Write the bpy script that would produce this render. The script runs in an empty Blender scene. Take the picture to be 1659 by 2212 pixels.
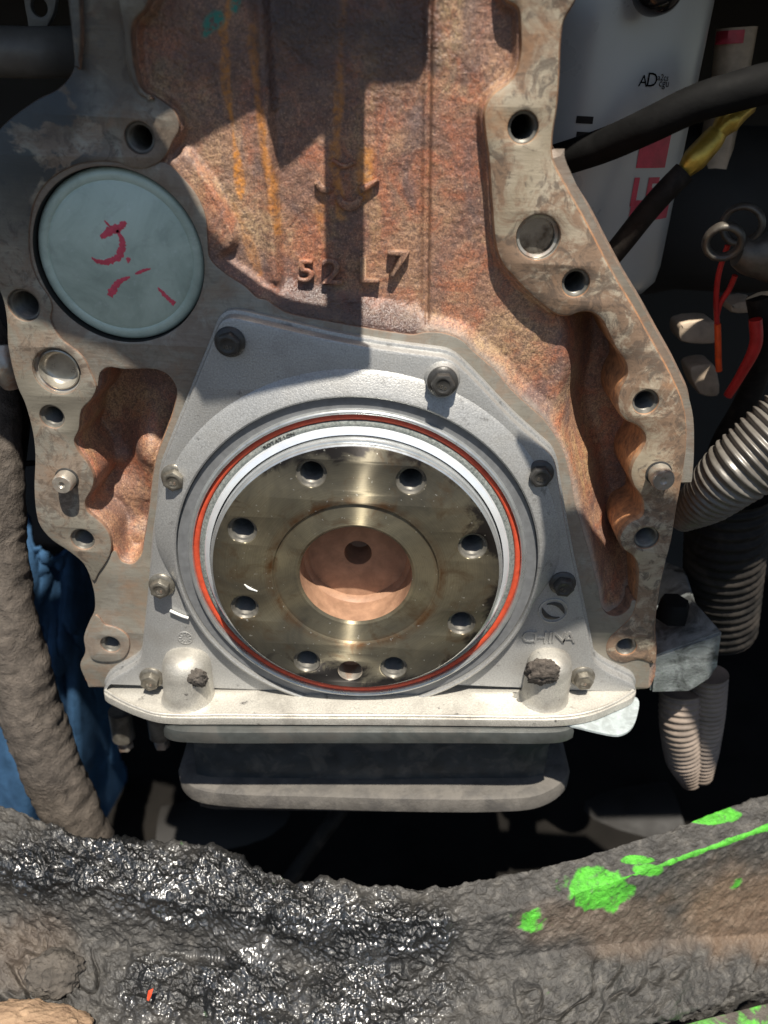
import bpy, bmesh, math
import numpy as np
from mathutils import Vector, Matrix
from mathutils.geometry import tessellate_polygon

# ------------------------------------------------------------------ camera, sky, sun
R = math.radians
TH, ROLL, FPX, D = R(28.904), R(-2.644), 1707.5, 0.30      # pitch, roll, focal length (in 1659x2212 px), metres to the block's rear face
CAM = np.array([0.0, -D, 0.95])
Fv = np.array([0, math.cos(TH), -math.sin(TH)]); Xv = np.array([1.0, 0, 0]); Dv = np.cross(Fv, Xv)
SUN_EL, SUN_AZ = R(67.5), R(8.0)                           # sun stands high in front of the engine, a little to the right
TO_SUN = np.array([math.sin(SUN_AZ)*math.cos(SUN_EL), -math.cos(SUN_AZ)*math.cos(SUN_EL), math.sin(SUN_EL)])

sc = bpy.context.scene
C = sc.collection
cd = bpy.data.cameras.new('camera'); cam = bpy.data.objects.new('camera', cd); C.objects.link(cam)
right = math.cos(ROLL)*Xv + math.sin(ROLL)*Dv
down = -math.sin(ROLL)*Xv + math.cos(ROLL)*Dv
M = Matrix.Identity(4)
for i in range(3):
    M[i][0], M[i][1], M[i][2], M[i][3] = right[i], -down[i], -Fv[i], CAM[i]
cam.matrix_world = M
cd.sensor_fit = 'VERTICAL'; cd.sensor_height = 36.0; cd.sensor_width = 27.0; cd.lens = FPX/2212*36
cd.clip_start = 0.01; cd.clip_end = 200
cd.dof.use_dof = True; cd.dof.focus_distance = 0.335; cd.dof.aperture_fstop = 9.0
sc.camera = cam
sc.render.resolution_x, sc.render.resolution_y = 768, 1024

w = bpy.data.worlds.new('World'); sc.world = w; w.use_nodes = True
wn = w.node_tree.nodes; wl = w.node_tree.links
sky = wn.new('ShaderNodeTexSky'); sky.sky_type = 'NISHITA'; sky.sun_disc = False
sky.sun_elevation = SUN_EL; sky.sun_rotation = math.atan2(TO_SUN[0], TO_SUN[1])
wn['Background'].inputs['Strength'].default_value = 0.055
wl.new(sky.outputs[0], wn['Background'].inputs['Color'])

sd = bpy.data.lights.new('sun', 'SUN'); sd.energy = 5.0; sd.angle = R(0.53); sd.color = (1.0, 0.93, 0.82)
sun = bpy.data.objects.new('sun', sd); C.objects.link(sun)
sun.rotation_euler = Vector(TO_SUN).to_track_quat('Z', 'Y').to_euler()
sun.location = (0.3, -1, 3)
sc.view_settings.view_transform = 'Standard'; sc.view_settings.look = 'None'
sc.view_settings.exposure = 0.8; sc.view_settings.gamma = 1.0
sc.render.engine = 'CYCLES'
sc.cycles.max_bounces = 8; sc.cycles.diffuse_bounces = 4; sc.cycles.glossy_bounces = 4

# ------------------------------------------------------------------ geometry helpers
def ray(x, y):
    u = (np.asarray(x, float)-829.5)/FPX; v = (np.asarray(y, float)-1106)/FPX
    c, s = math.cos(ROLL), math.sin(ROLL)
    u, v = c*u-s*v, s*u+c*v
    return Fv + u[..., None]*Xv + v[..., None]*Dv
def px(x, y, d=0.0):                       # a pixel of the photograph on the vertical plane y = d
    r = ray(x, y); return r*((d+D)/r[..., 1])[..., None] + CAM
def pz(x, y, z):                           # ... on the horizontal plane at height z
    r = ray(x, y); return r*((z-CAM[2])/r[..., 2])[..., None] + CAM
_a, _b = px(224, 1490, -0.008), px(1374, 1492, -0.008)
KT = float((_b[2]-_a[2])/(_b[0]-_a[0]))    # lean of the engine's cross axis
def pt(x, y, z):                           # ... on a plane level with the engine: height z at x = 0
    r = ray(x, y); return r*((z-CAM[2])/(r[..., 2]-KT*r[..., 0]))[..., None] + CAM
def xz(x, y, d=0.0):
    p = px(x, y, d); return (float(p[0]), float(p[2]))
def rad(x, y, r, d=0.0):
    return float(np.linalg.norm(px(x+r, y, d)-px(x-r, y, d)))/2
def poly(pts, d=0.0): return [xz(a, b, d) for a, b in pts]
def smooth(pts, n=6, closed=True):         # centripetal Catmull-Rom through the points (no overshoot at tight corners)
    P = np.array(pts, float); N = len(P); out = []
    ss = np.linspace(0, 1, n, endpoint=False)[:, None]
    for i in range(N if closed else N-1):
        if closed: a, b, c, e = P[(i-1) % N], P[i], P[(i+1) % N], P[(i+2) % N]
        else:
            b, c = P[i], P[i+1]; a = P[i-1] if i else 2*b-c; e = P[i+2] if i+2 < N else 2*c-b
        d1, d2, d3 = (max(math.sqrt(np.linalg.norm(v)), 1e-6) for v in (b-a, c-b, e-c))
        m1 = d2*((b-a)/d1-(c-a)/(d1+d2))+(c-b); m2 = d2*((e-c)/d3-(e-b)/(d2+d3))+(c-b)
        q = (2*ss**3-3*ss**2+1)*b+(ss**3-2*ss**2+ss)*m1+(-2*ss**3+3*ss**2)*c+(ss**3-ss**2)*m2
        out += [tuple(k) for k in q]
    if not closed: out.append(tuple(P[-1]))
    return out
def circle(c, r, n=48): return [(c[0]+r*math.cos(2*math.pi*i/n), c[1]+r*math.sin(2*math.pi*i/n)) for i in range(n)]
def area(p):
    p = np.array(p); q = np.roll(p, -1, 0); return 0.5*float((p[:, 0]*q[:, 1]-q[:, 0]*p[:, 1]).sum())
def inset(p, b):                           # shrink a counter-clockwise loop by b
    P = np.array(p); t = np.roll(P, -1, 0)-np.roll(P, 1, 0); t /= np.maximum(np.linalg.norm(t, axis=1), 1e-9)[:, None]
    return P + b*np.c_[-t[:, 1], t[:, 0]]

def link(name, me, m, parent=None):
    o = bpy.data.objects.new(name, me); C.objects.link(o)
    if m is not None and len(me.materials) == 0: me.materials.append(m)
    if parent is not None:
        o.parent = parent
        o.matrix_parent_inverse = parent.matrix_world.inverted()
    return o
def tag(o, label=None, cat=None, group=None, kind=None):
    if label: o['label'] = label
    if cat: o['category'] = cat
    if group: o['group'] = group
    if kind: o['kind'] = kind
    return o
def thing(name, label, cat, loc=(0, 0, 0), group=None):
    o = bpy.data.objects.new(name, None); C.objects.link(o); o.location = loc; o.empty_display_size = 0.01
    o.matrix_world = Matrix.Translation(Vector(loc))
    return tag(o, label, cat, group)
def mesh(name, v, f, m, parent=None, sm=40):
    me = bpy.data.meshes.new(name)
    if isinstance(v, np.ndarray): v = v.tolist()
    me.from_pydata(v, [], f); me.update()
    if sm:
        me.shade_smooth(); me.set_sharp_from_angle(angle=R(sm))
    return link(name, me, m, parent)
def plate_data(outer, holes, yf, yb, b=0.0006, bh=None):
    # an extruded outline (x,z) with holes: front face at y=yf, back at y=yb, rounded front edge
    if bh is None: bh = b
    loops = []
    o = list(outer)
    if area(o) < 0: o.reverse()
    loops.append((np.array(o), b))
    for h in holes:
        h = list(h)
        if area(h) > 0: h.reverse()
        loops.append((np.array(h), bh))
    V, Fc, fronts, base = [], [], [], []
    for L, bb in loops:
        n = len(L); rings = []
        for s, yy in ((1.0, yf), (0.3, yf+0.3*bb), (0.0, yf+bb), (0.0, yb)):
            Q = inset(L, bb*s) if bb*s > 0 else L
            rings.append(len(V)); V += [(q[0], yy, q[1]) for q in Q]
        for a, c in zip(rings[:-1], rings[1:]):
            for i in range(n):
                j = (i+1) % n; Fc.append((a+i, c+i, c+j, a+j))
        fronts.append([Vector((V[rings[0]+i][0], V[rings[0]+i][2], 0)) for i in range(n)])
        base += [rings[0]+i for i in range(n)]
    for t in tessellate_polygon(fronts):
        a, b2, c = (base[k] for k in t)
        A = np.cross(np.subtract(V[b2], V[a]), np.subtract(V[c], V[a]))
        if abs(A[1]) < 1e-14: continue
        Fc.append((a, b2, c) if A[1] < 0 else (a, c, b2))
    return V, Fc
def plate(name, outer, holes, yf, yb, m, parent, b=0.0006, bh=None):
    V, Fc = plate_data(outer, holes, yf, yb, b, bh)
    return mesh(name, V, Fc, m, parent, 35)
def slab(name, outer, z0, z1, m, parent, b=0.0008, lean=0.0):        # outline in (x, y), front face up at z1
    V, Fc = plate_data(outer, [], 0, z1-z0, b)
    V = [(a, c, z1-bb+lean*a) for a, bb, c in V]
    # mirror keeps the winding readable: recompute normals
    me = bpy.data.meshes.new(name); me.from_pydata(V, [], Fc); me.update()
    bm = bmesh.new(); bm.from_mesh(me); bmesh.ops.recalc_face_normals(bm, faces=bm.faces); bm.to_mesh(me); bm.free()
    me.shade_smooth(); me.set_sharp_from_angle(angle=R(35))
    return link(name, me, m, parent)
def lathe(name, prof, c, m, parent=None, seg=96, sm=35, arc=None):   # profile (r, y) turned about the axis x=c0, z=c1
    V, Fc = [], []
    for r, y in prof:
        r = max(r, 1e-5)
        for i in range(seg):
            a = 2*math.pi*i/seg; V.append((c[0]+r*math.cos(a), y, c[1]+r*math.sin(a)))
    for k in range(len(prof)-1):
        for i in range(seg):
            j = (i+1) % seg
            Fc.append((k*seg+i, k*seg+j, (k+1)*seg+j, (k+1)*seg+i))
    return mesh(name, V, Fc, m, parent, sm)
def tube(name, pts, rr, m, parent=None, seg=20, n=10, closed_ends=True, fn=None, sm=60):
    P = np.array(smooth(pts, n, closed=False)); N = len(P)
    r = np.interp(np.linspace(0, 1, N), np.linspace(0, 1, len(rr)), rr) if hasattr(rr, '__len__') else np.full(N, rr)
    T = np.gradient(P, axis=0); T /= np.linalg.norm(T, axis=1)[:, None]
    u = np.cross(T[0], [0.3, 0.2, 0.9]); u /= np.linalg.norm(u)
    V = []; s = np.r_[0, np.cumsum(np.linalg.norm(np.diff(P, axis=0), axis=1))]
    for i in range(N):
        u = u - T[i]*np.dot(u, T[i]); u /= np.linalg.norm(u); v = np.cross(T[i], u)
        for k in range(seg):
            a = 2*math.pi*k/seg
            rad_ = r[i]*(fn(s[i], a) if fn else 1.0)
            V.append(P[i]+rad_*(math.cos(a)*u+math.sin(a)*v))
    Fc = [(i*seg+k, i*seg+(k+1) % seg, (i+1)*seg+(k+1) % seg, (i+1)*seg+k) for i in range(N-1) for k in range(seg)]
    if closed_ends:
        Fc.append(tuple(range(seg))[::-1]); Fc.append(tuple((N-1)*seg+k for k in range(seg)))
    return mesh(name, np.array(V), Fc, m, parent, sm)
def text_mesh(s, size, ext, bold=0.0, bev=0.0):
    cu = bpy.data.curves.new('t', 'FONT'); cu.body = s; cu.size = size; cu.extrude = ext; cu.offset = bold; cu.bevel_depth = bev; cu.bevel_resolution = 1
    cu.align_x = 'CENTER'; cu.align_y = 'CENTER'; cu.resolution_u = 3
    o = bpy.data.objects.new('t', cu); C.objects.link(o)
    dg = bpy.context.evaluated_depsgraph_get(); me = bpy.data.meshes.new_from_object(o.evaluated_get(dg))
    bpy.data.objects.remove(o); return me
def face_text(name, s, size, ext, c, y, m, parent, ang=0.0, sx=1.0, bold=0.0, bev=0.0):   # lettering standing on a vertical face
    me = text_mesh(s, size, ext, bold, bev)
    ca, sa = math.cos(ang), math.sin(ang)
    for v in me.vertices:
        a, b, h = v.co; a *= sx
        v.co = (c[0]+ca*a-sa*b, y-h, c[1]+sa*a+ca*b)
    me.update(); return link(name, me, m, parent)
def ribbon(name, pts, wd, y, th, m, parent, n=6, jit=0.0, seed=0):    # a flat stroke on the face y
    rng = np.random.RandomState(seed)
    P = np.array(smooth(pts, n, closed=False)); T = np.gradient(P, axis=0); T /= np.linalg.norm(T, axis=1)[:, None]
    N = np.c_[-T[:, 1], T[:, 0]]; W = np.interp(np.linspace(0, 1, len(P)), np.linspace(0, 1, len(wd)), wd)/2
    A = P+N*(W*(1+jit*rng.uniform(-1, 1, len(P))))[:, None]; B = P-N*(W*(1+jit*rng.uniform(-1, 1, len(P))))[:, None]
    return plate(name, [tuple(q) for q in A]+[tuple(q) for q in B[::-1]], [], y-th, y, m, parent, b=th*0.4)

# numpy noise ---------------------------------------------------------------
_rng = np.random.RandomState(7); _tab = _rng.rand(256, 256, 8)
def vnoise(x, y, ch=0):
    xi = np.floor(x).astype(int); yi = np.floor(y).astype(int); fx = x-xi; fy = y-yi
    fx = fx*fx*(3-2*fx); fy = fy*fy*(3-2*fy); T = _tab[..., ch]
    a = T[xi % 256, yi % 256]; b = T[(xi+1) % 256, yi % 256]; c = T[xi % 256, (yi+1) % 256]; d = T[(xi+1) % 256, (yi+1) % 256]
    return (a*(1-fx)+b*fx)*(1-fy)+(c*(1-fx)+d*fx)*fy
def fbm(x, y, sc_, oct_=4, ch=0):
    s, a, t = 0, 1.0, 0
    for k in range(oct_):
        s = s+a*vnoise(x*sc_*2**k+17.3*k, y*sc_*2**k+5.1*k, ch); t += a; a *= 0.5
    return s/t
def worley(x, y, sc_, ch=0):               # distance to the nearest scattered point, in cells
    x = x*sc_; y = y*sc_; xi = np.floor(x).astype(int); yi = np.floor(y).astype(int); d = np.full(x.shape, 9.0)
    for i in (-1, 0, 1):
        for j in (-1, 0, 1):
            a, b = (xi+i) % 256, (yi+j) % 256
            d = np.minimum(d, (xi+i+_tab[a, b, ch]-x)**2+(yi+j+_tab[a, b, (ch+1) % 8]-y)**2)
    return np.sqrt(d)
def sstep(a, b, x):
    t = np.clip((x-a)/(b-a), 0, 1); return t*t*(3-2*t)
def sdf(px_, pz_, pl):                     # signed distance, negative inside
    P = np.array(pl); Q = np.roll(P, -1, 0); d2 = np.full(px_.shape, 1e9); ins = np.zeros(px_.shape, bool)
    for (ax, ay), (bx, by) in zip(P, Q):
        ex, ey = bx-ax, by-ay; wx, wy = px_-ax, pz_-ay
        t = np.clip((wx*ex+wy*ey)/max(ex*ex+ey*ey, 1e-18), 0, 1)
        dx, dy = wx-t*ex, wy-t*ey; np.minimum(d2, dx*dx+dy*dy, out=d2)
        if ay != by:
            ins ^= ((ay > pz_) != (by > pz_)) & (px_ < ex*(pz_-ay)/(by-ay)+ax)
    d = np.sqrt(d2); return np.where(ins, -d, d)
def seg_dist(px_, pz_, pts):
    d2 = np.full(px_.shape, 1e9)
    for (ax, ay), (bx, by) in zip(pts[:-1], pts[1:]):
        ex, ey = bx-ax, by-ay; wx, wy = px_-ax, pz_-ay
        t = np.clip((wx*ex+wy*ey)/max(ex*ex+ey*ey, 1e-18), 0, 1)
        np.minimum(d2, (wx-t*ex)**2+(wy-t*ey)**2, out=d2)
    return np.sqrt(d2)

# ------------------------------------------------------------------ materials
class NT:
    def __init__(s, name):
        s.m = bpy.data.materials.new(name); s.m.use_nodes = True; s.t = s.m.node_tree; s.n = s.t.nodes
        s.p = s.n['Principled BSDF']; s.co = s.n.new('ShaderNodeTexCoord').outputs['Object']
    def put(s, sock, v):
        if v is None: return
        if isinstance(v, bpy.types.NodeSocket): s.t.links.new(v, sock)
        elif isinstance(v, (tuple, list)) and len(v) == 3 and sock.type == 'RGBA': sock.default_value = (*v, 1)
        else: sock.default_value = v
    def map(s, scale=(1, 1, 1), rot=(0, 0, 0), co=None):
        n = s.n.new('ShaderNodeMapping'); s.put(n.inputs['Vector'], co or s.co); n.inputs['Scale'].default_value = scale; n.inputs['Rotation'].default_value = rot
        return n.outputs[0]
    def noise(s, scale, det=4, ro=0.55, dist=0.0, co=None):
        n = s.n.new('ShaderNodeTexNoise'); s.put(n.inputs['Vector'], co or s.co)
        n.inputs['Scale'].default_value = scale; n.inputs['Detail'].default_value = det; n.inputs['Roughness'].default_value = ro; n.inputs['Distortion'].default_value = dist
        return n.outputs['Fac']
    def voro(s, scale, feat='F1', co=None):
        n = s.n.new('ShaderNodeTexVoronoi'); n.feature = feat; s.put(n.inputs['Vector'], co or s.co); n.inputs['Scale'].default_value = scale
        return n.outputs['Distance']
    def ramp(s, f, stops):
        n = s.n.new('ShaderNodeValToRGB'); s.put(n.inputs[0], f); e = n.color_ramp.elements
        while len(e) < len(stops): e.new(0.5)
        for el, (p, c) in zip(e, stops):
            el.position = p; el.color = (*c, 1) if isinstance(c, (tuple, list)) else (c, c, c, 1)
        return n.outputs[0]
    def mix(s, f, a, b, mode='MIX'):
        n = s.n.new('ShaderNodeMix'); n.data_type = 'RGBA'; n.blend_type = mode
        s.put(n.inputs[0], f); s.put(n.inputs[6], a); s.put(n.inputs[7], b); return n.outputs[2]
    def math(s, op, a, b=0.0, c=0.0):
        n = s.n.new('ShaderNodeMath'); n.operation = op; s.put(n.inputs[0], a); s.put(n.inputs[1], b); s.put(n.inputs[2], c); return n.outputs[0]
    def attr(s, name):
        n = s.n.new('ShaderNodeAttribute'); n.attribute_name = name; return n.outputs['Fac']
    def facing(s):                          # 1 on faces that look along -y (machined faces), 0 on the sides
        g = s.n.new('ShaderNodeNewGeometry'); x = s.n.new('ShaderNodeSeparateXYZ'); s.t.links.new(g.outputs['True Normal'], x.inputs[0])
        return s.ramp(s.math('MULTIPLY', x.outputs[1], -1.0), [(0.25, 0.0), (0.6, 1.0)])
    def bump(s, h, st, dist, prev=None):
        n = s.n.new('ShaderNodeBump'); s.put(n.inputs['Height'], h); n.inputs['Strength'].default_value = st; n.inputs['Distance'].default_value = dist
        if prev is not None: s.put(n.inputs['Normal'], prev)
        return n.outputs[0]
    def out(s, col, rough=0.5, metal=0.0, normal=None, spec=None, **k):
        s.put(s.p.inputs['Base Color'], col); s.put(s.p.inputs['Roughness'], rough); s.put(s.p.inputs['Metallic'], metal)
        s.put(s.p.inputs['Normal'], normal); s.put(s.p.inputs['Specular IOR Level'], spec)
        for kk, v in k.items(): s.put(s.p.inputs[kk.replace('_', ' ')], v)
        return s.m

def m_wall():
    t = NT('rusty_cast_iron')
    a = t.noise(26, 6, 0.62, 0.8); g = t.noise(1500, 3, 0.7); g2 = t.noise(520, 4, 0.65); b = t.noise(60, 6, 0.65, 0.8); p = t.noise(40, 5, 0.62, 1.0, t.map((1, 1, 0.55)))
    c = t.ramp(a, [(0.30, (0.15, 0.088, 0.075)), (0.43, (0.25, 0.128, 0.085)), (0.53, (0.37, 0.205, 0.12)), (0.66, (0.43, 0.29, 0.16))])
    c = t.mix(t.ramp(b, [(0.48, 0.0), (0.62, 0.8)]), c, (0.40, 0.135, 0.065))
    c = t.mix(t.ramp(p, [(0.52, 0.0), (0.64, 0.75)]), c, (0.135, 0.095, 0.09))
    c = t.mix(t.ramp(p, [(0.34, 0.6), (0.44, 0.0)]), c, (0.42, 0.27, 0.125))
    c = t.mix(t.ramp(g2, [(0.36, 0.55), (0.56, 0.0)]), c, (0.10, 0.058, 0.046))
    c = t.mix(t.ramp(g, [(0.36, 0.75), (0.52, 0.0)]), c, (0.075, 0.045, 0.038))
    c = t.mix(t.ramp(g, [(0.58, 0.0), (0.74, 0.7)]), c, (0.66, 0.44, 0.28))
    c = t.mix(t.math('MULTIPLY', t.attr('streak'), t.ramp(g2, [(0.36, 0.15), (0.6, 0.95)])), c, (0.60, 0.23, 0.03))
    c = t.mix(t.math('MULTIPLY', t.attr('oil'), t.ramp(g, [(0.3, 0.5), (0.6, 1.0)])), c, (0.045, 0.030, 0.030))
    c = t.mix(t.math('MULTIPLY', t.attr('teal'), t.ramp(g2, [(0.40, 0.0), (0.5, 1.0)])), c, (0.02, 0.20, 0.15))
    c = t.mix(t.attr('bare'), c, (0.30, 0.27, 0.23))
    n = t.bump(t.math('ADD', t.math('MULTIPLY', g2, 1.2), g), 0.75, 0.00032)
    n = t.bump(t.math('MULTIPLY', t.noise(800, 3, 0.6), t.attr('oil')), 1.0, 0.0009, n)
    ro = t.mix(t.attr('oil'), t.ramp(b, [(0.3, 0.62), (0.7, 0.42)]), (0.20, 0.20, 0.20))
    return t.out(c, ro, 0.0, n, 0.65)
def m_machined(name, tone, stain, dark=0.5, ang=0.6, seed=0.0, metal=0.35, paint=False, sides=((0.10, 0.062, 0.048), (0.27, 0.155, 0.10))):
    t = NT(name)
    mp = t.n.new('ShaderNodeMapping'); t.put(mp.inputs['Vector'], t.co); mp.inputs['Location'].default_value = (seed, seed*1.7, seed*0.6); co = mp.outputs[0]
    br = t.noise(120, 4, 0.65, 0.2, t.map((1, 1, 9), (0, ang, 0), co)); a = t.noise(62, 10, 0.72, 1.2, co); b = t.noise(130, 9, 0.74, 1.4, co); g = t.noise(1300, 2, 0.6, co=co)
    br2 = t.noise(260, 3, 0.6, 0.0, t.map((1, 1, 16), (0, ang-1.2, 0), co)); lo = t.noise(17, 4, 0.6, 0.5, co)
    c = t.ramp(br, [(0.32, tuple(x*0.84 for x in tone)), (0.66, tuple(min(1, x*1.12) for x in tone))])
    c = t.mix(t.ramp(br2, [(0.58, 0.0), (0.72, 0.35)]), c, tuple(min(1, x*1.45) for x in tone))
    c = t.mix(t.ramp(lo, [(0.40, 0.55), (0.62, 0.0)]), c, tuple(x*y for x, y in zip(tone, (0.62, 0.58, 0.50))))
    am = t.math('ADD', a, t.math('MULTIPLY', t.math('SUBTRACT', lo, 0.5), 0.55))
    f = t.ramp(am, [(0.45, 0.0), (0.51, stain*0.5), (0.57, stain)])
    c = t.mix(f, c, t.ramp(b, [(0.35, (0.13, 0.080, 0.052)), (0.65, (0.27, 0.165, 0.10))]))
    bm_ = t.math('ADD', b, t.math('MULTIPLY', t.math('SUBTRACT', lo, 0.5), 0.4))
    f2 = t.ramp(bm_, [(0.51, 0.0), (0.60, dark)])
    c = t.mix(f2, c, (0.065, 0.050, 0.040))
    c = t.mix(t.ramp(t.noise(22, 6, 0.65, 0.8, co), [(0.58, 0.0), (0.70, 0.6*stain)]), c, (0.38, 0.19, 0.085))
    if paint:                               # scuffed dark paint and old dirt left on the upper end of the flange
        xyz = t.n.new('ShaderNodeSeparateXYZ'); t.put(xyz.inputs[0], t.co)
        zz = t.ramp(t.math('MULTIPLY', t.math('SUBTRACT', xyz.outputs[2], 0.88), 10.0), [(0.0, 0.0), (0.35, 1.0)])
        c = t.mix(t.math('MULTIPLY', zz, t.ramp(t.noise(30, 7, 0.6, 0.6), [(0.40, 0.0), (0.56, 0.8)])), c, (0.095, 0.075, 0.058))
        xx = t.ramp(t.math('MULTIPLY', t.math('SUBTRACT', -0.095, xyz.outputs[0]), 25.0), [(0.0, 0.0), (0.5, 1.0)])
        pm = t.math('MULTIPLY', t.math('MULTIPLY', zz, xx), t.ramp(t.noise(38, 8, 0.6, 0.5), [(0.46, 0.0), (0.49, 0.9)]))
        c = t.mix(pm, c, (0.040, 0.052, 0.060))
    fac = t.facing()
    side = t.mix(t.ramp(t.noise(300, 4, 0.65), [(0.35, 0.0), (0.62, 1.0)]), *sides)
    c = t.mix(fac, side, c)
    n = t.bump(t.math('ADD', br, t.math('MULTIPLY', g, 0.8)), 0.30, 0.00025)
    st = t.math('MAXIMUM', f, f2)
    me = t.math('MULTIPLY', t.math('MULTIPLY', fac, metal), t.math('SUBTRACT', 1.0, st))
    return t.out(c, t.mix(st, (0.40,)*3, (0.62,)*3), me, n, 0.5)
def m_alu(name='cast_aluminium', tone=(0.385, 0.385, 0.375), dirt=0.5):
    t = NT(name)
    g = t.noise(1500, 2, 0.6); a = t.noise(30, 5, 0.6, 0.4); b = t.noise(140, 5, 0.7)
    c = t.ramp(g, [(0.3, tuple(x*0.80 for x in tone)), (0.7, tuple(min(1, x*1.20) for x in tone))])
    c = t.mix(t.ramp(a, [(0.50, 0.0), (0.70, dirt)]), c, (0.24, 0.225, 0.20))
    c = t.mix(t.ramp(b, [(0.62, 0.0), (0.70, dirt*1.1)]), c, (0.09, 0.085, 0.08))
    n = t.bump(t.math('ADD', g, t.math('MULTIPLY', b, 0.5)), 0.45, 0.0003)
    return t.out(c, t.ramp(a, [(0.3, 0.40), (0.7, 0.58)]), 0.55, n)
def m_crank():
    t = NT('turned_steel'); ax, az = -0.03843*0.28, 0.95-0.668*0.28
    x = t.n.new('ShaderNodeSeparateXYZ'); t.put(x.inputs[0], t.co)
    dx = t.math('SUBTRACT', x.outputs[0], ax); dz = t.math('SUBTRACT', x.outputs[2], az)
    r = t.math('SQRT', t.math('ADD', t.math('MULTIPLY', dx, dx), t.math('MULTIPLY', dz, dz)))
    a = t.noise(26, 6, 0.62, 0.7); b = t.noise(80, 7, 0.68, 0.8); g = t.noise(900, 3, 0.6); lo = t.noise(22, 3, 0.5)
    c = t.ramp(a, [(0.32, (0.10, 0.092, 0.074)), (0.50, (0.25, 0.22, 0.15)), (0.68, (0.42, 0.365, 0.235))])
    c = t.mix(t.ramp(t.math('MULTIPLY', r, 15.0), [(0.55, 0.0), (0.92, 0.6)]), c, (0.085, 0.080, 0.070))
    cv = t.n.new('ShaderNodeCombineXYZ'); t.put(cv.inputs[0], r)
    lines = t.noise(2600, 3, 0.7, 0.0, cv.outputs[0])
    c = t.mix(t.ramp(lines, [(0.35, 0.45), (0.6, 0.0)]), c, (0.09, 0.082, 0.065))
    c = t.mix(t.ramp(b, [(0.52, 0.0), (0.66, 0.7)]), c, (0.14, 0.095, 0.055))
    # black soot left near the rim
    out_ = t.math('MULTIPLY', t.math('SUBTRACT', r, 0.0535), 70.0)
    sm = t.math('ADD', t.math('ADD', out_, t.math('MULTIPLY', t.math('SUBTRACT', lo, 0.5), 4.2)), t.math('MULTIPLY', t.math('SUBTRACT', b, 0.5), 1.8))
    soot = t.ramp(sm, [(0.55, 0.0), (0.85, 0.92)])
    c = t.mix(soot, c, (0.022, 0.020, 0.021))
    rr = t.math('ABSOLUTE', t.math('SUBTRACT', r, 0.0362))
    ring = t.math('MULTIPLY', t.ramp(t.math('MULTIPLY', rr, 300.0), [(0.0, 1.0), (1.0, 0.0)]), t.ramp(b, [(0.40, 0.15), (0.6, 1.0)]))
    c = t.mix(ring, c, (0.15, 0.072, 0.030))
    c = t.mix(t.ramp(t.noise(620, 1, 0.5), [(0.745, 0.0), (0.76, 0.8)]), c, (0.5, 0.48, 0.42))
    n = t.bump(g, 0.12, 0.0002)
    tn = t.n.new('ShaderNodeTangent'); tn.direction_type = 'RADIAL'; tn.axis = 'Y'
    m = t.out(c, t.ramp(b, [(0.35, 0.43), (0.7, 0.52)]), 0.70, t.bump(g, 0.08, 0.0002))
    t.put(t.p.inputs['Anisotropic'], 1.0); t.put(t.p.inputs['Anisotropic Rotation'], 0.25); t.put(t.p.inputs['Tangent'], tn.outputs[0])
    return m
def m_plain(name, col, rough=0.5, metal=0.0, var=0.25, scale=120, bump=0.2, bd=0.0003, spec=0.5, dirt=None, dirt_amt=0.6, dscale=60):
    t = NT(name); a = t.noise(scale, 4, 0.6, 0.3)
    c = t.ramp(a, [(0.3, tuple(x*(1-var) for x in col)), (0.7, tuple(min(1, x*(1+var)) for x in col))])
    if dirt: c = t.mix(t.ramp(t.noise(dscale, 5, 0.65, 0.6), [(0.48, 0.0), (0.62, dirt_amt)]), c, dirt)
    n = t.bump(t.noise(scale*6, 3, 0.6), bump, bd)
    return t.out(c, t.ramp(a, [(0.3, rough*0.85), (0.7, min(1, rough*1.15))]), metal, n, spec)
def m_zinc():
    t = NT('zinc_plated_steel'); a = t.noise(45, 6, 0.65, 0.8); b = t.noise(300, 4, 0.65); g = t.noise(110, 5, 0.7, 0.5)
    c = t.ramp(a, [(0.32, (0.34, 0.43, 0.37)), (0.55, (0.47, 0.575, 0.50)), (0.75, (0.54, 0.65, 0.575))])
    c = t.mix(t.ramp(g, [(0.55, 0.0), (0.72, 0.55)]), c, (0.30, 0.36, 0.32))
    c = t.mix(t.ramp(b, [(0.60, 0.0), (0.74, 0.35)]), c, (0.72, 0.78, 0.78))
    return t.out(c, t.ramp(a, [(0.3, 0.50), (0.7, 0.38)]), 0.12, t.bump(b, 0.2, 0.0002))
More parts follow.
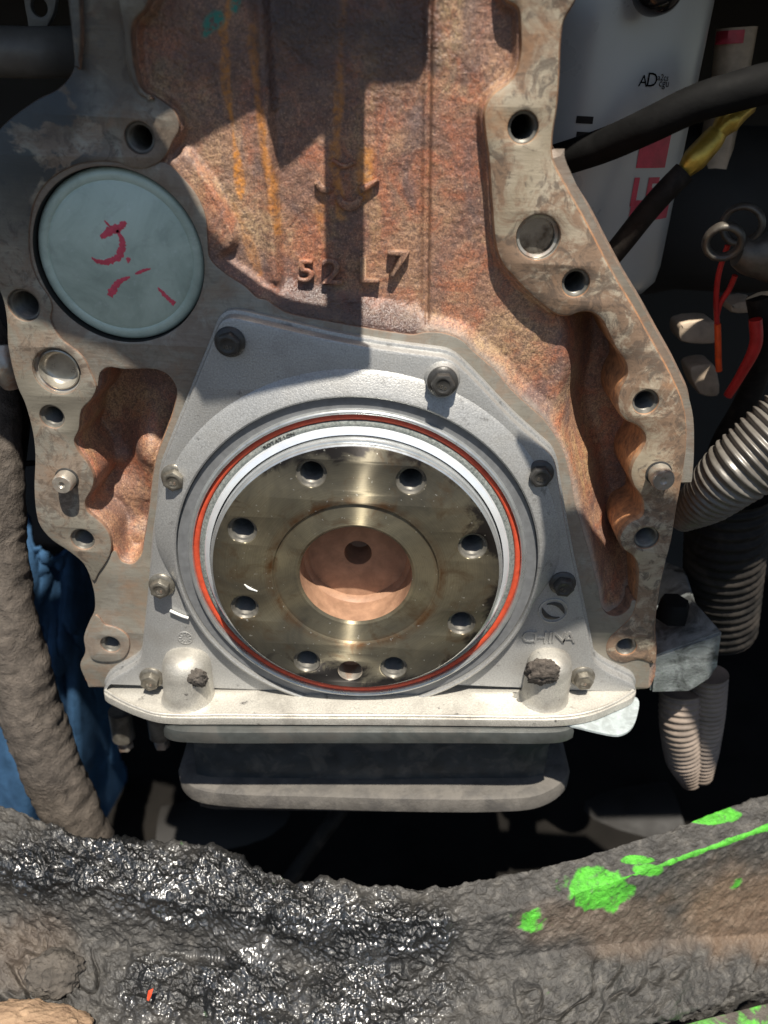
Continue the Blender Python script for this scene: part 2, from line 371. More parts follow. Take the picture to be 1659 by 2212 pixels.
def m_grease():
    t = NT('greasy_painted_steel')
    a = t.noise(38, 6, 0.65, 0.5); b = t.noise(160, 5, 0.65, 0.4); g = t.noise(620, 4, 0.65)
    dry = t.ramp(b, [(0.30, (0.026, 0.025, 0.024)), (0.55, (0.062, 0.059, 0.055)), (0.72, (0.115, 0.108, 0.098))])
    c = t.mix(t.attr('tan'), dry, t.ramp(b, [(0.3, (0.10, 0.065, 0.042)), (0.7, (0.17, 0.125, 0.09))]))
    wet = t.math('MULTIPLY', t.attr('wet'), t.ramp(a, [(0.30, 0.7), (0.45, 1.0)]))
    c = t.mix(wet, c, t.ramp(b, [(0.3, (0.003, 0.0035, 0.004)), (0.7, (0.009, 0.0095, 0.010))]))
    gr = t.math('MULTIPLY', t.attr('green'), t.ramp(t.noise(300, 6, 0.75, 0.6), [(0.33, 0.0), (0.45, 1.0)]))
    c = t.mix(gr, c, t.ramp(b, [(0.35, (0.05, 0.24, 0.025)), (0.62, (0.085, 0.42, 0.035))]))
    n = t.bump(t.math('ADD', t.math('MULTIPLY', b, 1.3), t.math('MULTIPLY', g, 0.7)), 1.0, 0.0011)
    return t.out(c, t.mix(wet, (0.60,)*3, (0.30,)*3), 0.0, n, t.mix(wet, (0.4,)*3, (0.6,)*3), Coat_Weight=t.math('MULTIPLY', wet, t.ramp(t.noise(48, 5, 0.6, 0.5), [(0.44, 0.05), (0.56, 1.0)])), Coat_Roughness=0.25, Coat_IOR=1.9)
def m_mud(name='dried_mud', dk=(0.042, 0.036, 0.031), lt=(0.125, 0.105, 0.088)):
    t = NT(name); b = t.noise(120, 6, 0.7, 0.5); g = t.noise(700, 4, 0.6)
    return t.out(t.ramp(b, [(0.3, dk), (0.7, lt)]), 0.85, 0.0, t.bump(t.math('ADD', b, t.math('MULTIPLY', g, 0.3)), 0.9, 0.002), 0.3)

MW = m_wall()
MFL = m_machined('machined_iron_left', (0.30, 0.282, 0.24), 0.55, 0.65, 0.7, 0.0, 0.3, True)
MFR = m_machined('machined_iron_right', (0.44, 0.38, 0.29), 0.9, 0.75, 0.45, 3.1, 0.2, False, ((0.20, 0.10, 0.055), (0.46, 0.215, 0.095)))
MPAD = m_machined('machined_iron_pad', (0.29, 0.275, 0.24), 0.45, 0.25, 0.2, 7.7, 0.3)
MALU = m_alu()
MALUD = m_alu('weathered_aluminium', (0.50, 0.48, 0.43), 0.9)
MCR = m_crank()
MTHR = m_plain('cut_thread_steel', (0.13, 0.122, 0.105), 0.40, 0.35, 0.3, 300, 0.1)
MDARK = m_plain('black_bore', (0.012, 0.012, 0.012), 0.7)
MBOLT = m_plain('olive_zinc_bolt', (0.20, 0.185, 0.155), 0.38, 0.6, 0.3, 200, 0.2, dirt=(0.06, 0.05, 0.04))
MBOLTD = m_plain('black_phosphate_bolt', (0.055, 0.053, 0.050), 0.42, 0.4, 0.3, 200, 0.2)
MPIN = m_plain('dowel_steel', (0.40, 0.37, 0.32), 0.35, 0.6, 0.25, 150, 0.2, dirt=(0.30, 0.16, 0.10), dscale=130)
MZN = m_zinc()
MCUP = m_plain('aged_cup_plug', (0.40, 0.375, 0.32), 0.30, 0.55, 0.25, 120, 0.1, dirt=(0.16, 0.11, 0.075), dscale=90)
MRED = m_plain('red_marker_paint', (0.66, 0.075, 0.12), 0.55, 0, 0.15, 400)
MSEAL = m_plain('brushed_seal_steel', (0.52, 0.54, 0.54), 0.30, 0.75, 0.12, 200, 0.08)
MSEALG = m_plain('grey_seal_rubber', (0.16, 0.165, 0.17), 0.45, 0.1, 0.15, 300, 0.1)
MORANGE = m_plain('red_silicone_rubber', (0.52, 0.068, 0.028), 0.5, 0, 0.2, 300, 0.25)
MSLEEVE = m_plain('polished_sleeve', (0.82, 0.85, 0.88), 0.24, 0.55, 0.05, 100, 0.03)
MMARK = m_plain('sealant_residue', (0.17, 0.19, 0.18), 0.6, 0, 0.5, 900, 0.8, 0.0005, dirt=(0.30, 0.31, 0.29), dscale=700)
MCOPPER = m_plain('rusty_bore', (0.32, 0.185, 0.115), 0.6, 0.1, 0.25, 160, 0.3, dirt=(0.22, 0.12, 0.075), dscale=60)
MPAN = m_plain('oil_pan_paint', (0.030, 0.034, 0.036), 0.45, 0, 0.3, 100, 0.2, dirt=(0.10, 0.092, 0.08), dscale=80)
MPANL = m_plain('pan_rim_paint', (0.048, 0.052, 0.05), 0.38, 0.1, 0.3, 100, 0.2, dirt=(0.07, 0.066, 0.06), dscale=50)
MPANLED = m_plain('pale_pan_ledge', (0.092, 0.084, 0.074), 0.7, 0, 0.3, 90, 0.5, 0.0006, dirt=(0.045, 0.042, 0.04), dscale=70)  # paler than the pan wall
MGASK = m_plain('grey_gasket_tab', (0.30, 0.34, 0.345), 0.7, 0, 0.2, 220, 0.2, dirt=(0.2, 0.22, 0.22), dscale=200)
MBRK = m_plain('flaked_blue_bracket', (0.23, 0.25, 0.25), 0.5, 0.2, 0.4, 110, 0.6, 0.0006, dirt=(0.02, 0.02, 0.02), dscale=55, dirt_amt=0.9)
MFILT = m_plain('filter_white_paint', (0.44, 0.445, 0.43), 0.30, 0.15, 0.05, 30, 0.03)
MFRED = m_plain('filter_red_print', (0.50, 0.045, 0.075), 0.45)
MBLK = m_plain('black_rubber', (0.007, 0.007, 0.007), 0.75, 0, 0.3, 120, 0.3, spec=0.08)
MBLKD = m_plain('dusty_black_rubber', (0.013, 0.012, 0.011), 0.6, 0, 0.4, 100, 0.4, spec=0.12, dirt=(0.040, 0.034, 0.029), dscale=50)
MYEL = m_plain('yellow_brass_fitting', (0.50, 0.34, 0.06), 0.35, 0.6, 0.35, 160, 0.3)
MREDW = m_plain('red_wire', (0.50, 0.022, 0.02), 0.45)
MORW = m_plain('orange_wire', (0.85, 0.09, 0.015), 0.45)
MCOND = m_plain('grey_conduit', (0.13, 0.12, 0.105), 0.36, 0.1, 0.3, 90, 0.2, dirt=(0.07, 0.06, 0.05), dscale=60)
MCONDT = m_plain('dusty_tan_conduit', (0.20, 0.16, 0.13), 0.7, 0, 0.3, 90, 0.3, dirt=(0.15, 0.12, 0.10), dscale=60)
MGRE = m_grease()
MMUD = m_mud()
MTAN = m_mud('tan_mud', (0.17, 0.11, 0.07), (0.38, 0.26, 0.165))
MDKM = m_mud('dark_mud', (0.04, 0.036, 0.032), (0.12, 0.105, 0.09))
MBLUE = m_plain('blue_cotton', (0.026, 0.068, 0.135), 0.85, 0, 0.3, 60, 0.6, 0.0008, 0.2)
MPIPE = m_plain('grey_pipe', (0.16, 0.15, 0.135), 0.5, 0.2, 0.3, 60, 0.2)
MBAY = m_plain('shade_dark_steel', (0.020, 0.019, 0.018), 0.8, 0, 0.4, 20, 0.3)  # near black, standing in for the deep shade of the bay
MGRD = m_plain('oily_dirt_ground', (0.030, 0.025, 0.021), 0.95, 0, 0.4, 8, 0.6, 0.004, 0.2)
MWHITE = m_plain('white_plastic', (0.75, 0.75, 0.72), 0.5)
MRING = m_plain('clamp_steel', (0.10, 0.09, 0.075), 0.45, 0.5, 0.4, 150, 0.3, dirt=(0.06, 0.05, 0.045), dscale=120)
MTANP = m_plain('dusty_beige_plastic', (0.45, 0.36, 0.27), 0.6)
MFRM = m_plain('green_frame_plate', (0.085, 0.075, 0.065), 0.7, 0, 0.4, 90, 0.6, 0.001, dirt=(0.12, 0.62, 0.05), dscale=40, dirt_amt=0.95)

# ------------------------------------------------------------------ the setting
g = mesh('ground', [(-40, -40, 0), (40, -40, 0), (40, 40, 0), (-40, 40, 0)], [(0, 1, 2, 3)], MGRD, None, 0); tag(g, kind='structure')

# ------------------------------------------------------------------ engine block outlines (pixels of the photograph on the rear face)
OUT_L = [(140, -70), (146, 0), (153, 60), (158, 112), (160, 140), (148, 168), (123, 193), (83, 213), (33, 247), (0, 277), (-25, 312), (-42, 400), (-42, 520), (-22, 590),
         (3, 640), (13, 686), (17, 753), (37, 836), (53, 872), (70, 936), (75, 986), (73, 1053), (77, 1106), (85, 1135), (110, 1166), (150, 1193), (180, 1219),
         (200, 1256), (208, 1289), (208, 1323), (197, 1346), (185, 1379), (188, 1413), (177, 1439)]
OUT_R = [(1422, 1408), (1419, 1373), (1420, 1339), (1429, 1273), (1440, 1223), (1453, 1173), (1464, 1106), (1477, 1036), (1486, 970), (1486, 913), (1477, 866), (1460, 826),
         (1440, 786), (1406, 726), (1373, 666), (1339, 610), (1306, 550), (1266, 473), (1228, 405), (1198, 345), (1196, 300), (1206, 233), (1211, 167), (1214, 93), (1222, 43), (1246, 0), (1262, -70)]
IN_NECK = [(350, -70), (332, -8), (320, 17), (295, 43), (288, 67), (290, 110), (294, 145), (307, 187), (345, 214), (377, 240), (387, 277), (372, 307), (360, 333), (342, 352), (312, 364), (285, 363), (262, 354)]
ARC = [(225, 349), (190, 351), (152, 361), (102, 393), (74, 436), (64, 483), (62, 530), (68, 572), (84, 611), (105, 641), (112, 663), (109, 688), (117, 711), (137, 738), (162, 756), (182, 776), (193, 800), (203, 822)]
POCK_LEFT = [(208, 838), (197, 863), (176, 886), (170, 928), (160, 953), (168, 975), (188, 1001), (202, 1030), (199, 1055), (184, 1083), (188, 1106), (213, 1126), (233, 1150)]
FL_L = OUT_L[:28] + [(205, 1254), (212, 1240), (226, 1220), (238, 1196), (240, 1174)] + POCK_LEFT[::-1] + ARC[::-1] + IN_NECK[::-1]
FL_R_IN = [(1082, -70), (1090, 0), (1117, 18), (1122, 60), (1120, 130), (1105, 168), (1062, 203), (1044, 240), (1046, 285), (1053, 335), (1060, 433), (1070, 535), (1084, 572), (1106, 598), (1139, 633), (1173, 663), (1206, 684),
           (1232, 686), (1254, 678), (1278, 678), (1299, 693), (1313, 720), (1329, 753), (1350, 785), (1353, 812), (1340, 836), (1333, 863), (1337, 893), (1353, 912), (1374, 922), (1390, 937), (1393, 954), (1384, 973),
           (1367, 1000), (1361, 1026), (1369, 1053), (1383, 1073), (1389, 1095), (1385, 1116), (1360, 1129), (1343, 1149), (1337, 1169), (1346, 1189), (1366, 1204), (1376, 1222), (1375, 1280), (1364, 1330), (1336, 1360), (1314, 1382), (1308, 1408),
           (1320, 1428), (1345, 1437), (1380, 1430), (1415, 1438)]
FL_R = FL_R_IN + OUT_R
FLL = smooth(poly(FL_L), 4); FLR = smooth(poly(FL_R), 4)
POCK = [(208, 838), (214, 808), (231, 796), (267, 800), (333, 800), (362, 813), (380, 843), (374, 886), (357, 936), (338, 986), (328, 1036), (320, 1106), (309, 1173), (303, 1203), (284, 1221), (261, 1216), (246, 1193)]
PAD_TOP = [(356, 352), (396, 388), (425, 425), (443, 470), (447, 520), (452, 560), (485, 592), (527, 620), (556, 646), (575, 650), (593, 663), (618, 677), (653, 686), (720, 698), (786, 710), (850, 720), (893, 725), (918, 720),
           (953, 721), (996, 736), (1022, 760), (1070, 803), (1106, 845), (1139, 876), (1173, 906), (1189, 927), (1216, 973), (1230, 1020), (1244, 1090), (1266, 1169), (1279, 1216), (1293, 1273), (1303, 1317), (1317, 1332), (1339, 1333), (1360, 1318), (1368, 1300)]
PADP = PAD_TOP + [(1392, 1310), (1408, 1345), (1411, 1400), (1406, 1440), (1403, 1480), (1402, 1490), (1392, 1492), (1100, 1493), (600, 1492), (200, 1488), (190, 1488), (186, 1478), (171, 1441), (182, 1412), (179, 1380), (191, 1346), (202, 1322), (202, 1290), (196, 1262), (191, 1242), (206, 1218), (236, 1200)] + POCK[::-1] + [(196, 818), (190, 800), (178, 780), (150, 755), (116, 722), (101, 690), (101, 655), (75, 620), (55, 570), (50, 500), (60, 440), (88, 387), (133, 353), (200, 339), (262, 343), (310, 352)]
PAD = smooth(poly(PADP), 4)
PLUG_C = (-0.3432*D, 0.95-0.2127*D); PLUG_R = 0.1056*D

HL = [(301, 298, 32, 0), (51, 660, 34, 0), (112, 901, 26, 0), (178, 1166, 25, 0)]
HR = [(1130, 275, 33, 1), (1244, 612, 30, 1), (1395, 869, 28, 1), (1397, 1163, 27, 1), (1353, 1398, 22.5, 1)]
HB = [(238, 1393, 21, 2)]
CPL = (122, 803, 51); CPR = (1163, 513, 48)

blk = thing('engine_block', 'rust-red cast iron rear face of an engine block with machined bolt flanges', 'engine block', (0, 0.15, 0.62))
def hole(c): return circle(xz(c[0], c[1]), rad(c[0], c[1], c[2]), 40)
plate('flange', FLL, [hole(h) for h in HL]+[hole(CPL)], 0.0, 0.034, MFL, blk, 0.0008, 0.0007)
plate('flange', FLR, [hole(h) for h in HR]+[hole(CPR)], 0.0, 0.034, MFR, blk, 0.0026, 0.0007)
ribbon('edge_plate', poly([(1480, 1060), (1490, 990), (1493, 915), (1484, 862), (1466, 822), (1446, 782), (1412, 722), (1379, 662), (1345, 606), (1312, 546), (1272, 469), (1234, 401), (1205, 345), (1199, 318)]), [.001, .004, .006, .006, .006, .006, .006, .006, .004, .001], 0.016, 0.0115, MPAD, blk, 5)
bo = smooth(poly([(197, 1350), (187, 1380), (190, 1408), (200, 1425), (228, 1431), (262, 1425), (279, 1400), (275, 1375), (250, 1357), (226, 1350), (214, 1335), (206, 1330)]), 5)
plate('flange', bo, [hole(h) for h in HB], 0.0, 0.02, MPAD, blk, 0.0006)
def big(h): return circle(xz(h[0], h[1]), rad(h[0], h[1], h[2])+0.0014, 32)
plate('seal_pad', PAD, [circle(PLUG_C, PLUG_R, 96), big(HB[0]), big(HR[4]), circle((-0.03843*0.28, 0.95-0.668*0.28), 0.070, 96)], 0.0011, 0.034, MPAD, blk, 0.0005)
# raised lips beside the neck on the left
for k, pts in enumerate(([(148, -70), (150, 0), (156, 70), (160, 120), (167, 150), (173, 112), (175, 60), (172, 0), (170, -70)],
                         [(248, -70), (254, 0), (266, 70), (270, 130), (282, 175), (300, 205), (330, 214), (303, 186), (291, 145), (286, 110), (284, 67), (291, 43), (312, 20), (322, -5), (330, -70)])):
    plate('neck_rib', smooth(poly(pts, -0.003), 4), [], -0.0032, 0.002, MFL, blk, 0.0012)

def threaded(c, depth=0.024, base=0.0):
    cc = xz(c[0], c[1], base); r = rad(c[0], c[1], c[2], base); p = [(r+0.0001, base+0.0006), (r-0.0004, base+0.0016)]; y = base+0.0016
    while y < base+depth:
        p += [(r-0.0011, y+0.0004), (r-0.0001, y+0.0011)]; y += 0.0015
    h = lathe('threaded_hole', p, cc, MTHR, blk, 40, 25)
    lathe('hole_bottom', [(r-0.0002, base+depth-0.001), (0, base+depth+0.002)], cc, MDARK, h, 32)
for h in HL+HR+HB: threaded(h)

# rough cast wall between the flanges, built as a relief
def build_wall():
    st = 0.00052
    x0, x1 = -0.150, 0.210; z0, z1 = 0.66, 0.990
    X, Z = np.meshgrid(np.arange(x0, x1, st), np.arange(z0, z1, st)); sh = X.shape
    dp = sdf(X, Z, PAD); dl = sdf(X, Z, FLL); dr = sdf(X, Z, FLR); do = np.minimum(np.minimum(dp, dl), dr)
    keep = do > -0.0016
    outer = smooth(poly(OUT_L + [(190, 1489), (1408, 1494)] + OUT_R), 4)
    keep &= sdf(X, Z, outer) < -0.0005
    # the box-shaped casting in the middle
    def at(pts, d): return poly(pts, d)
    base = np.full(sh, 0.0060)
    box = at([(560, -120), (575, 150), (588, 400), (598, 560), (606, 650), (640, 685), (780, 712), (895, 728), (916, 712), (922, 640), (924, 400), (929, 100), (932, -120)], 0.007)
    db = sdf(X, Z, box)
    base = base + 0.0030*sstep(0.0010, -0.0030, db)
    # groove line along the right edge of the box
    gl = seg_dist(X, Z, at([(932, -120), (929, 100), (925, 400), (922, 700)], 0.007)); base += 0.0022*np.exp(-(gl/0.0007)**2)
    lb = seg_dist(X, Z, at([(556, -120), (572, 150), (586, 400), (597, 600)], 0.007)); base -= 0.0016*np.exp(-(lb/0.0026)**2)
    # boss beside the plug
    ov = smooth(at([(398, 322), (438, 362), (476, 418), (503, 480), (512, 520), (490, 548), (450, 560), (400, 480), (360, 380)], 0.004), 4)
    base -= 0.0035*sstep(0.0016, -0.0022, sdf(X, Z, ov))
    # right-hand pocket behind the flange
    pr = smooth(at([(1204, 640), (1208, 720), (1210, 790), (1198, 860), (1206, 940), (1236, 1030), (1258, 1130), (1284, 1230), (1305, 1330), (1340, 1345), (1560, 1300), (1560, 640)], 0.008), 4)
    fade = sstep(xz(1300, 1330, 0.01)[1], xz(1300, 1120, 0.01)[1], Z)
    pd = sdf(X, Z, pr); base += (0.0240*fade+0.0040*(1-fade))*sstep(0.0005, -0.018, pd)
    # left-hand pocket
    pl = smooth(poly(POCK[1:] + POCK_LEFT[::-1]), 4); ip = sdf(X, Z, pl)
    inp = sstep(0.0, -0.0022, ip); cz = xz(290, 1190, 0.01)[1]
    deep = 0.0285-0.0175*np.exp(-(((X-xz(322, 960, 0.012)[0])/0.0105)**2+((Z-xz(322, 985, 0.012)[1])/0.018)**2))
    deep = deep-0.009*sstep(xz(290, 1000, .012)[1], xz(290, 1090, 0.012)[1], Z)
    deep = deep-0.0085*np.exp(-(((X-xz(205, 1000, 0.012)[0])/0.010)**2+((Z-xz(205, 1005, 0.012)[1])/0.005)**2))
    deep = deep-0.004*sstep(xz(285, 1130, 0.01)[1], xz(285, 1175, 0.01)[1], Z)
    Y = base*(1-inp)+deep*inp
    # fillets where the casting runs up to the machined pad and to the flanges
    f = sstep(0.0065+0.005*sstep(0.001, -0.004, db), 0.0, np.maximum(dp, 0))*(1-inp)*np.where(pd < 0, 1-sstep(0.0, -0.006, pd), 1); Y = Y*(1-f)+0.0021*f
    f2 = sstep(0.0022, 0.0, np.maximum(np.minimum(dl, dr), 0))*(1-inp)*sstep(-0.001, 0.003, pd); Y = Y*(1-f2)+0.0024*f2
    # casting skin
    ed = 0.25+0.75*sstep(0.0, 0.003, np.minimum(dp, np.minimum(dl, dr)))
    Y = Y + ed*((fbm(X, Z, 330, 3, 1)-0.5)*0.00045 + (fbm(X, Z, 1000, 2, 2)-0.5)*0.0003 + (fbm(X, Z, 60, 2, 3)-0.5)*0.0010*(1-f))
    # stains
    nz = fbm(X, Z, 140, 3, 4)
    def streak(pts, wd, soft=1.0):
        d = seg_dist(X, Z, at(pts, 0.006))+(nz-0.5)*0.0035
        return sstep(wd, wd*0.35, d)*soft
    s = np.maximum.reduce([streak([(503, -20), (497, 20), (482, 60), (484, 130), (488, 180), (500, 250), (505, 300), (515, 370), (522, 430)], 0.0017),
                           streak([(545, 60), (556, 220), (575, 330), (588, 420), (600, 500)], 0.0022, 0.7),
                           streak([(742, -20), (735, 100), (730, 240), (722, 330), (728, 400), (735, 470)], 0.0022, 0.75),
                           streak([(790, 330), (785, 420)], 0.0035, 0.7), streak([(690, 420), (690, 500)], 0.003, 0.4),
                           streak([(505, 445), (530, 500), (560, 590)], 0.0022, 0.35)])
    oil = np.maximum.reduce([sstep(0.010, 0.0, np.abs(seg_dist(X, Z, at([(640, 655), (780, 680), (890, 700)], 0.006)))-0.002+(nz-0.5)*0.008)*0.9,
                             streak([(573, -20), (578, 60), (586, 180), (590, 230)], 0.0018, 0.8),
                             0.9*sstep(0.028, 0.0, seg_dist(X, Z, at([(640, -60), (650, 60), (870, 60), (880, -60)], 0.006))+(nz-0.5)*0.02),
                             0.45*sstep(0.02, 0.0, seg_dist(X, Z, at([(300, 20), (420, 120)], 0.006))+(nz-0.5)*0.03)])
    teal = np.maximum(streak([(443, 75), (455, 55), (475, 38)], 0.0024), streak([(515, -10), (508, 20)], 0.0018))
    bare = 0.6*sstep(0.0035, 0.0, np.maximum(dp, 0)+(nz-0.5)*0.003)*(1-inp)*(X > xz(900, 700)[0])
    idx = -np.ones(sh, int)
    kf = keep[:-1, :-1] & keep[1:, :-1] & keep[:-1, 1:] & keep[1:, 1:]
    used = np.zeros(sh, bool)
    for a in (slice(None, -1), slice(1, None)):
        for b in (slice(None, -1), slice(1, None)): used[a, b] |= kf
    idx[used] = np.arange(used.sum())
    V = np.c_[X[used], Y[used], Z[used]]
    Q = np.c_[idx[:-1, :-1][kf], idx[:-1, 1:][kf], idx[1:, 1:][kf], idx[1:, :-1][kf]]
    me = bpy.data.meshes.new('wall')
    me.vertices.add(len(V)); me.vertices.foreach_set('co', V.ravel().astype(np.float32))
    me.loops.add(Q.size); me.loops.foreach_set('vertex_index', Q.ravel().astype(np.int32))
    me.polygons.add(len(Q)); me.polygons.foreach_set('loop_start', np.arange(0, Q.size, 4, dtype=np.int32))
    me.update(calc_edges=True); me.shade_smooth()
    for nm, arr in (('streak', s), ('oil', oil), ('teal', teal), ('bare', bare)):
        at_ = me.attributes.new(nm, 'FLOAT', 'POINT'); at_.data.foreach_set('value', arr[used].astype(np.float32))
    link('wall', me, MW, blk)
build_wall()
# the rest of the block behind the rear face
body = smooth(poly([(180, -70), (190, 130), (60, 290), (10, 450), (40, 700), (90, 860), (110, 1050), (160, 1170), (230, 1260), (225, 1480), (1380, 1485), (1400, 1250), (1430, 1050), (1440, 920), (1380, 760), (1250, 540), (1165, 360), (1180, 100), (1200, -70)]), 4)
plate('body', body, [], 0.033, 0.42, m_plain('sooty_iron', (0.05, 0.042, 0.038), 0.7, 0, 0.4, 40, 0.5, 0.001), blk, 0.002)
# cast lettering and emblem on the box
for ch, (cx, cy), sz in (('5', (660, 590), 0.0115), ('2', (716, 592), 0.0135), ('L', (795, 588), 0.0135), ('7', (858, 575), 0.0135)):
    face_text('cast_letter', ch, sz, 0.0016, xz(cx, cy, 0.0055), 0.0082, MW, blk, 0.02, 1.25, -0.0003, 0.0006)
for pts, wd in (([(684, 392), (690, 404), (705, 412), (716, 404)], [.0022, .0028, .0022]), ([(776, 412), (796, 402), (818, 388)], [.0026, .0022, .0012]),
                ([(728, 424), (738, 440), (754, 447), (770, 440), (778, 424)], [.0022, .0030, .0034, .0030, .0022]), ([(716, 345), (742, 360), (768, 350)], [.0014, .0018, .0014])):
    ribbon('cast_emblem', poly(pts, 0.006), wd, 0.0090, 0.0021, MW, blk)

# ------------------------------------------------------------------ plugs and pins
pr = PLUG_R
o = thing('camshaft_plug', 'large round zinc plug with red marker scribbles pressed into the block', 'plug', (PLUG_C[0], 0.003, PLUG_C[1]))
lathe('disc', [(pr-0.0003, 0.012), (pr-0.0003, 0.0052), (pr-0.0008, 0.0042), (pr-0.0016, 0.0036), (pr-0.0043, 0.0031), (pr-0.0047, 0.0035), (pr-0.0052, 0.0033), (pr-0.0060, 0.0029), (0, 0.0028)], PLUG_C, MZN, o, 128, 60)
lathe('bore', [(pr, 0.0012), (pr-0.0001, 0.012)], PLUG_C, MDARK, o, 96)
for i, (pts, wd) in enumerate((([(218, 513), (238, 500), (262, 488), (273, 480)], [.0010, .0022, .0019, .0009]), ([(252, 497), (263, 515), (264, 537), (254, 556), (232, 566), (210, 564), (198, 556)], [.0009, .0015, .0021, .0018, .0015, .0010, .0004]),
                   ([(274, 563), (278, 562), (281, 564)], [.0014, .0018, .0012]), ([(238, 640), (246, 622), (262, 606), (281, 598)], [.0016, .0021, .0014, .0006]),
                   ([(293, 592), (308, 585), (326, 580)], [.0005, .0010, .0003]), ([(341, 621), (355, 636), (368, 648), (378, 656)], [.0004, .0013, .0010, .0016]), ([(226, 476), (233, 484), (238, 490)], [.0003, .0007, .0003]))):
    ribbon('paint_mark', poly(pts, 0.003), [q*1.35 for q in wd], 0.00285, 0.00008, MRED, o, 8, 0.35, i)
for (cx, cy, cr), lab in ((CPL, 'small bright cup plug above a threaded hole in the camshaft side flange'), (CPR, 'shiny cup plug with a painted brown reflection in the stained flange beside the filter')):
    c = xz(cx, cy); r = rad(cx, cy, cr)-0.0002
    o = thing('core_plug', lab, 'plug', (c[0], 0.003, c[1]), 'cup plugs in the block flanges')
    lathe('seat', [(r+0.0002, 0.0006), (r, 0.0012), (r, 0.0024), (r-0.0013, 0.0030)], c, MPIN, o, 64)
    if cx < 600: lathe('cup', [(r-0.0011, 0.0022), (r-0.0016, 0.0020), (r-0.0022, 0.0045), (r-0.0030, 0.0058), (r-0.0042, 0.0063), (0, 0.0064)], c, MCUP, o, 64, 60)
    else: lathe('cup', [(r-0.0003, 0.0020), (r-0.0006, 0.0048), (r-0.0012, 0.0054), (0, 0.0054)], c, m_plain('reflection_cup_plug', (0.45, 0.42, 0.36), 0.16, 0.8, 0.2, 60, 0.05, dirt=(0.07, 0.045, 0.03), dirt_amt=0.9, dscale=55), o, 64, 40)  # brown patches put the dark reflection into the plug's colour
for (cx, cy, cr, yl), lab in (((144.5, 1034, 22, 0.0062), 'tan rust-tinted dowel pin standing out of the camshaft side flange'), ((1423, 1022, 25, 0.0075), 'bright steel dowel pin with a dished end near the corrugated conduit')):
    c = xz(cx, cy); r = rad(cx, cy, cr)
    o = thing('dowel_pin', lab, 'pin', (c[0], 0, c[1]), 'dowel pins in the block flanges')
    lathe('shank', [(r, 0.004), (r, -yl+0.0016), (r*0.93, -yl+0.0005), (r*0.86, -yl), (r*0.34, -yl), (r*0.2, -yl+0.0007), (0, -yl+0.0008)], c, MPIN, o, 48, 30)
    lathe('collar', [(r+0.0008, 0.0003), (r+0.0006, -0.0004), (r, -0.0006)], c, MBOLTD, o, 48)

# ------------------------------------------------------------------ crankshaft, seal and its housing
DC = 0.28; AX = (-0.03843*DC, 0.95-0.668*DC)
def ax_r(x, y, d):
    p = xz(x, y, d); return math.hypot(p[0]-AX[0], p[1]-AX[1])
YF = -0.020
cr = thing('crankshaft', 'dark turned steel crankshaft flange with eight threaded holes round a rusty centre bore', 'crankshaft', (AX[0], -0.01, AX[1]))
RB, RREC = 0.0240, 0.0352
CH = [(z[0]/2+362.9, z[1]/2+829.5) for z in ((619, 389), (1050, 420), (320, 633), (1317, 703), (331, 966), (1268, 1035), (600, 1200), (975, 1227))]
hc = [xz(a, b, YF) for a, b in CH]; dwl = xz(787/2+362.9, 1241/2+829.5, YF); HRAD = 0.0061
def crank_face():
    RF = 0.0607; YR = YF+0.0004
    V, Fc = plate_data(circle(AX, RF, 160), [circle(c, HRAD, 40) for c in hc]+[circle(dwl, 0.0056, 40), circle(AX, RREC, 128)], YF, YF+0.010, 0.0005, 0.0005)
    me = bpy.data.meshes.new('face'); me.from_pydata(V, [], Fc); me.update()
    return me
fm = crank_face(); fm.shade_smooth(); fm.set_sharp_from_angle(angle=R(35)); link('flange_face', fm, MCR, cr)
V, Fc = [], []
rec = lathe('recess', [(RREC+0.0002, YF+0.0003), (RREC-0.0005, YF+0.0009), (0.033, YF+0.0009), (0.030, YF+0.0009), (RB+0.0012, YF+0.0009), (RB, YF+0.0018)], AX, MCR, cr, 128)
lathe('bore', [(RB, YF+0.0017), (RB-0.0004, YF+0.015), (RB-0.0016, YF+0.0165), (RB-0.002, YF+0.0185), (0.0062, YF+0.020), (0.0058, YF+0.022), (0.0055, YF+0.034), (0, YF+0.036)], AX, MCOPPER, cr, 96)
lathe('rim', [(0.0607, YF+0.0006), (0.0613, YF+0.0010), (0.0616, YF+0.0024), (0.0622, YF+0.0026), (0.0625, YF+0.004), (0.0625, 0.0)], AX, MSEAL, cr, 160)
for c in hc:
    r = HRAD; p = [(r+0.0001, YF+0.0004), (r-0.0006, YF+0.0016)]; y = YF+0.0016
    while y < YF+0.022: p += [(r-0.0014, y+0.0004), (r-0.0005, y+0.0011)]; y += 0.0015
    h = lathe('threaded_hole', p, c, MTHR, cr, 40, 25)
    lathe('hole_bottom', [(r-0.0004, YF+0.0215), (0, YF+0.025)], c, MDARK, h, 32)
h = lathe('dowel_hole', [(0.0057, YF+0.0003), (0.0052, YF+0.0012), (0.0052, YF+0.011)], dwl, MPIN, cr, 40)
lathe('hole_bottom', [(0.0052, YF+0.0105), (0, YF+0.0112)], dwl, MCOPPER, h, 32)
fl = px(541, 1270, YF)
ribbon('fleck', poly([(528, 1262), (538, 1270), (556, 1277)], YF), [.0004, .0012, .0004], YF, 0.0003, MWHITE, cr)

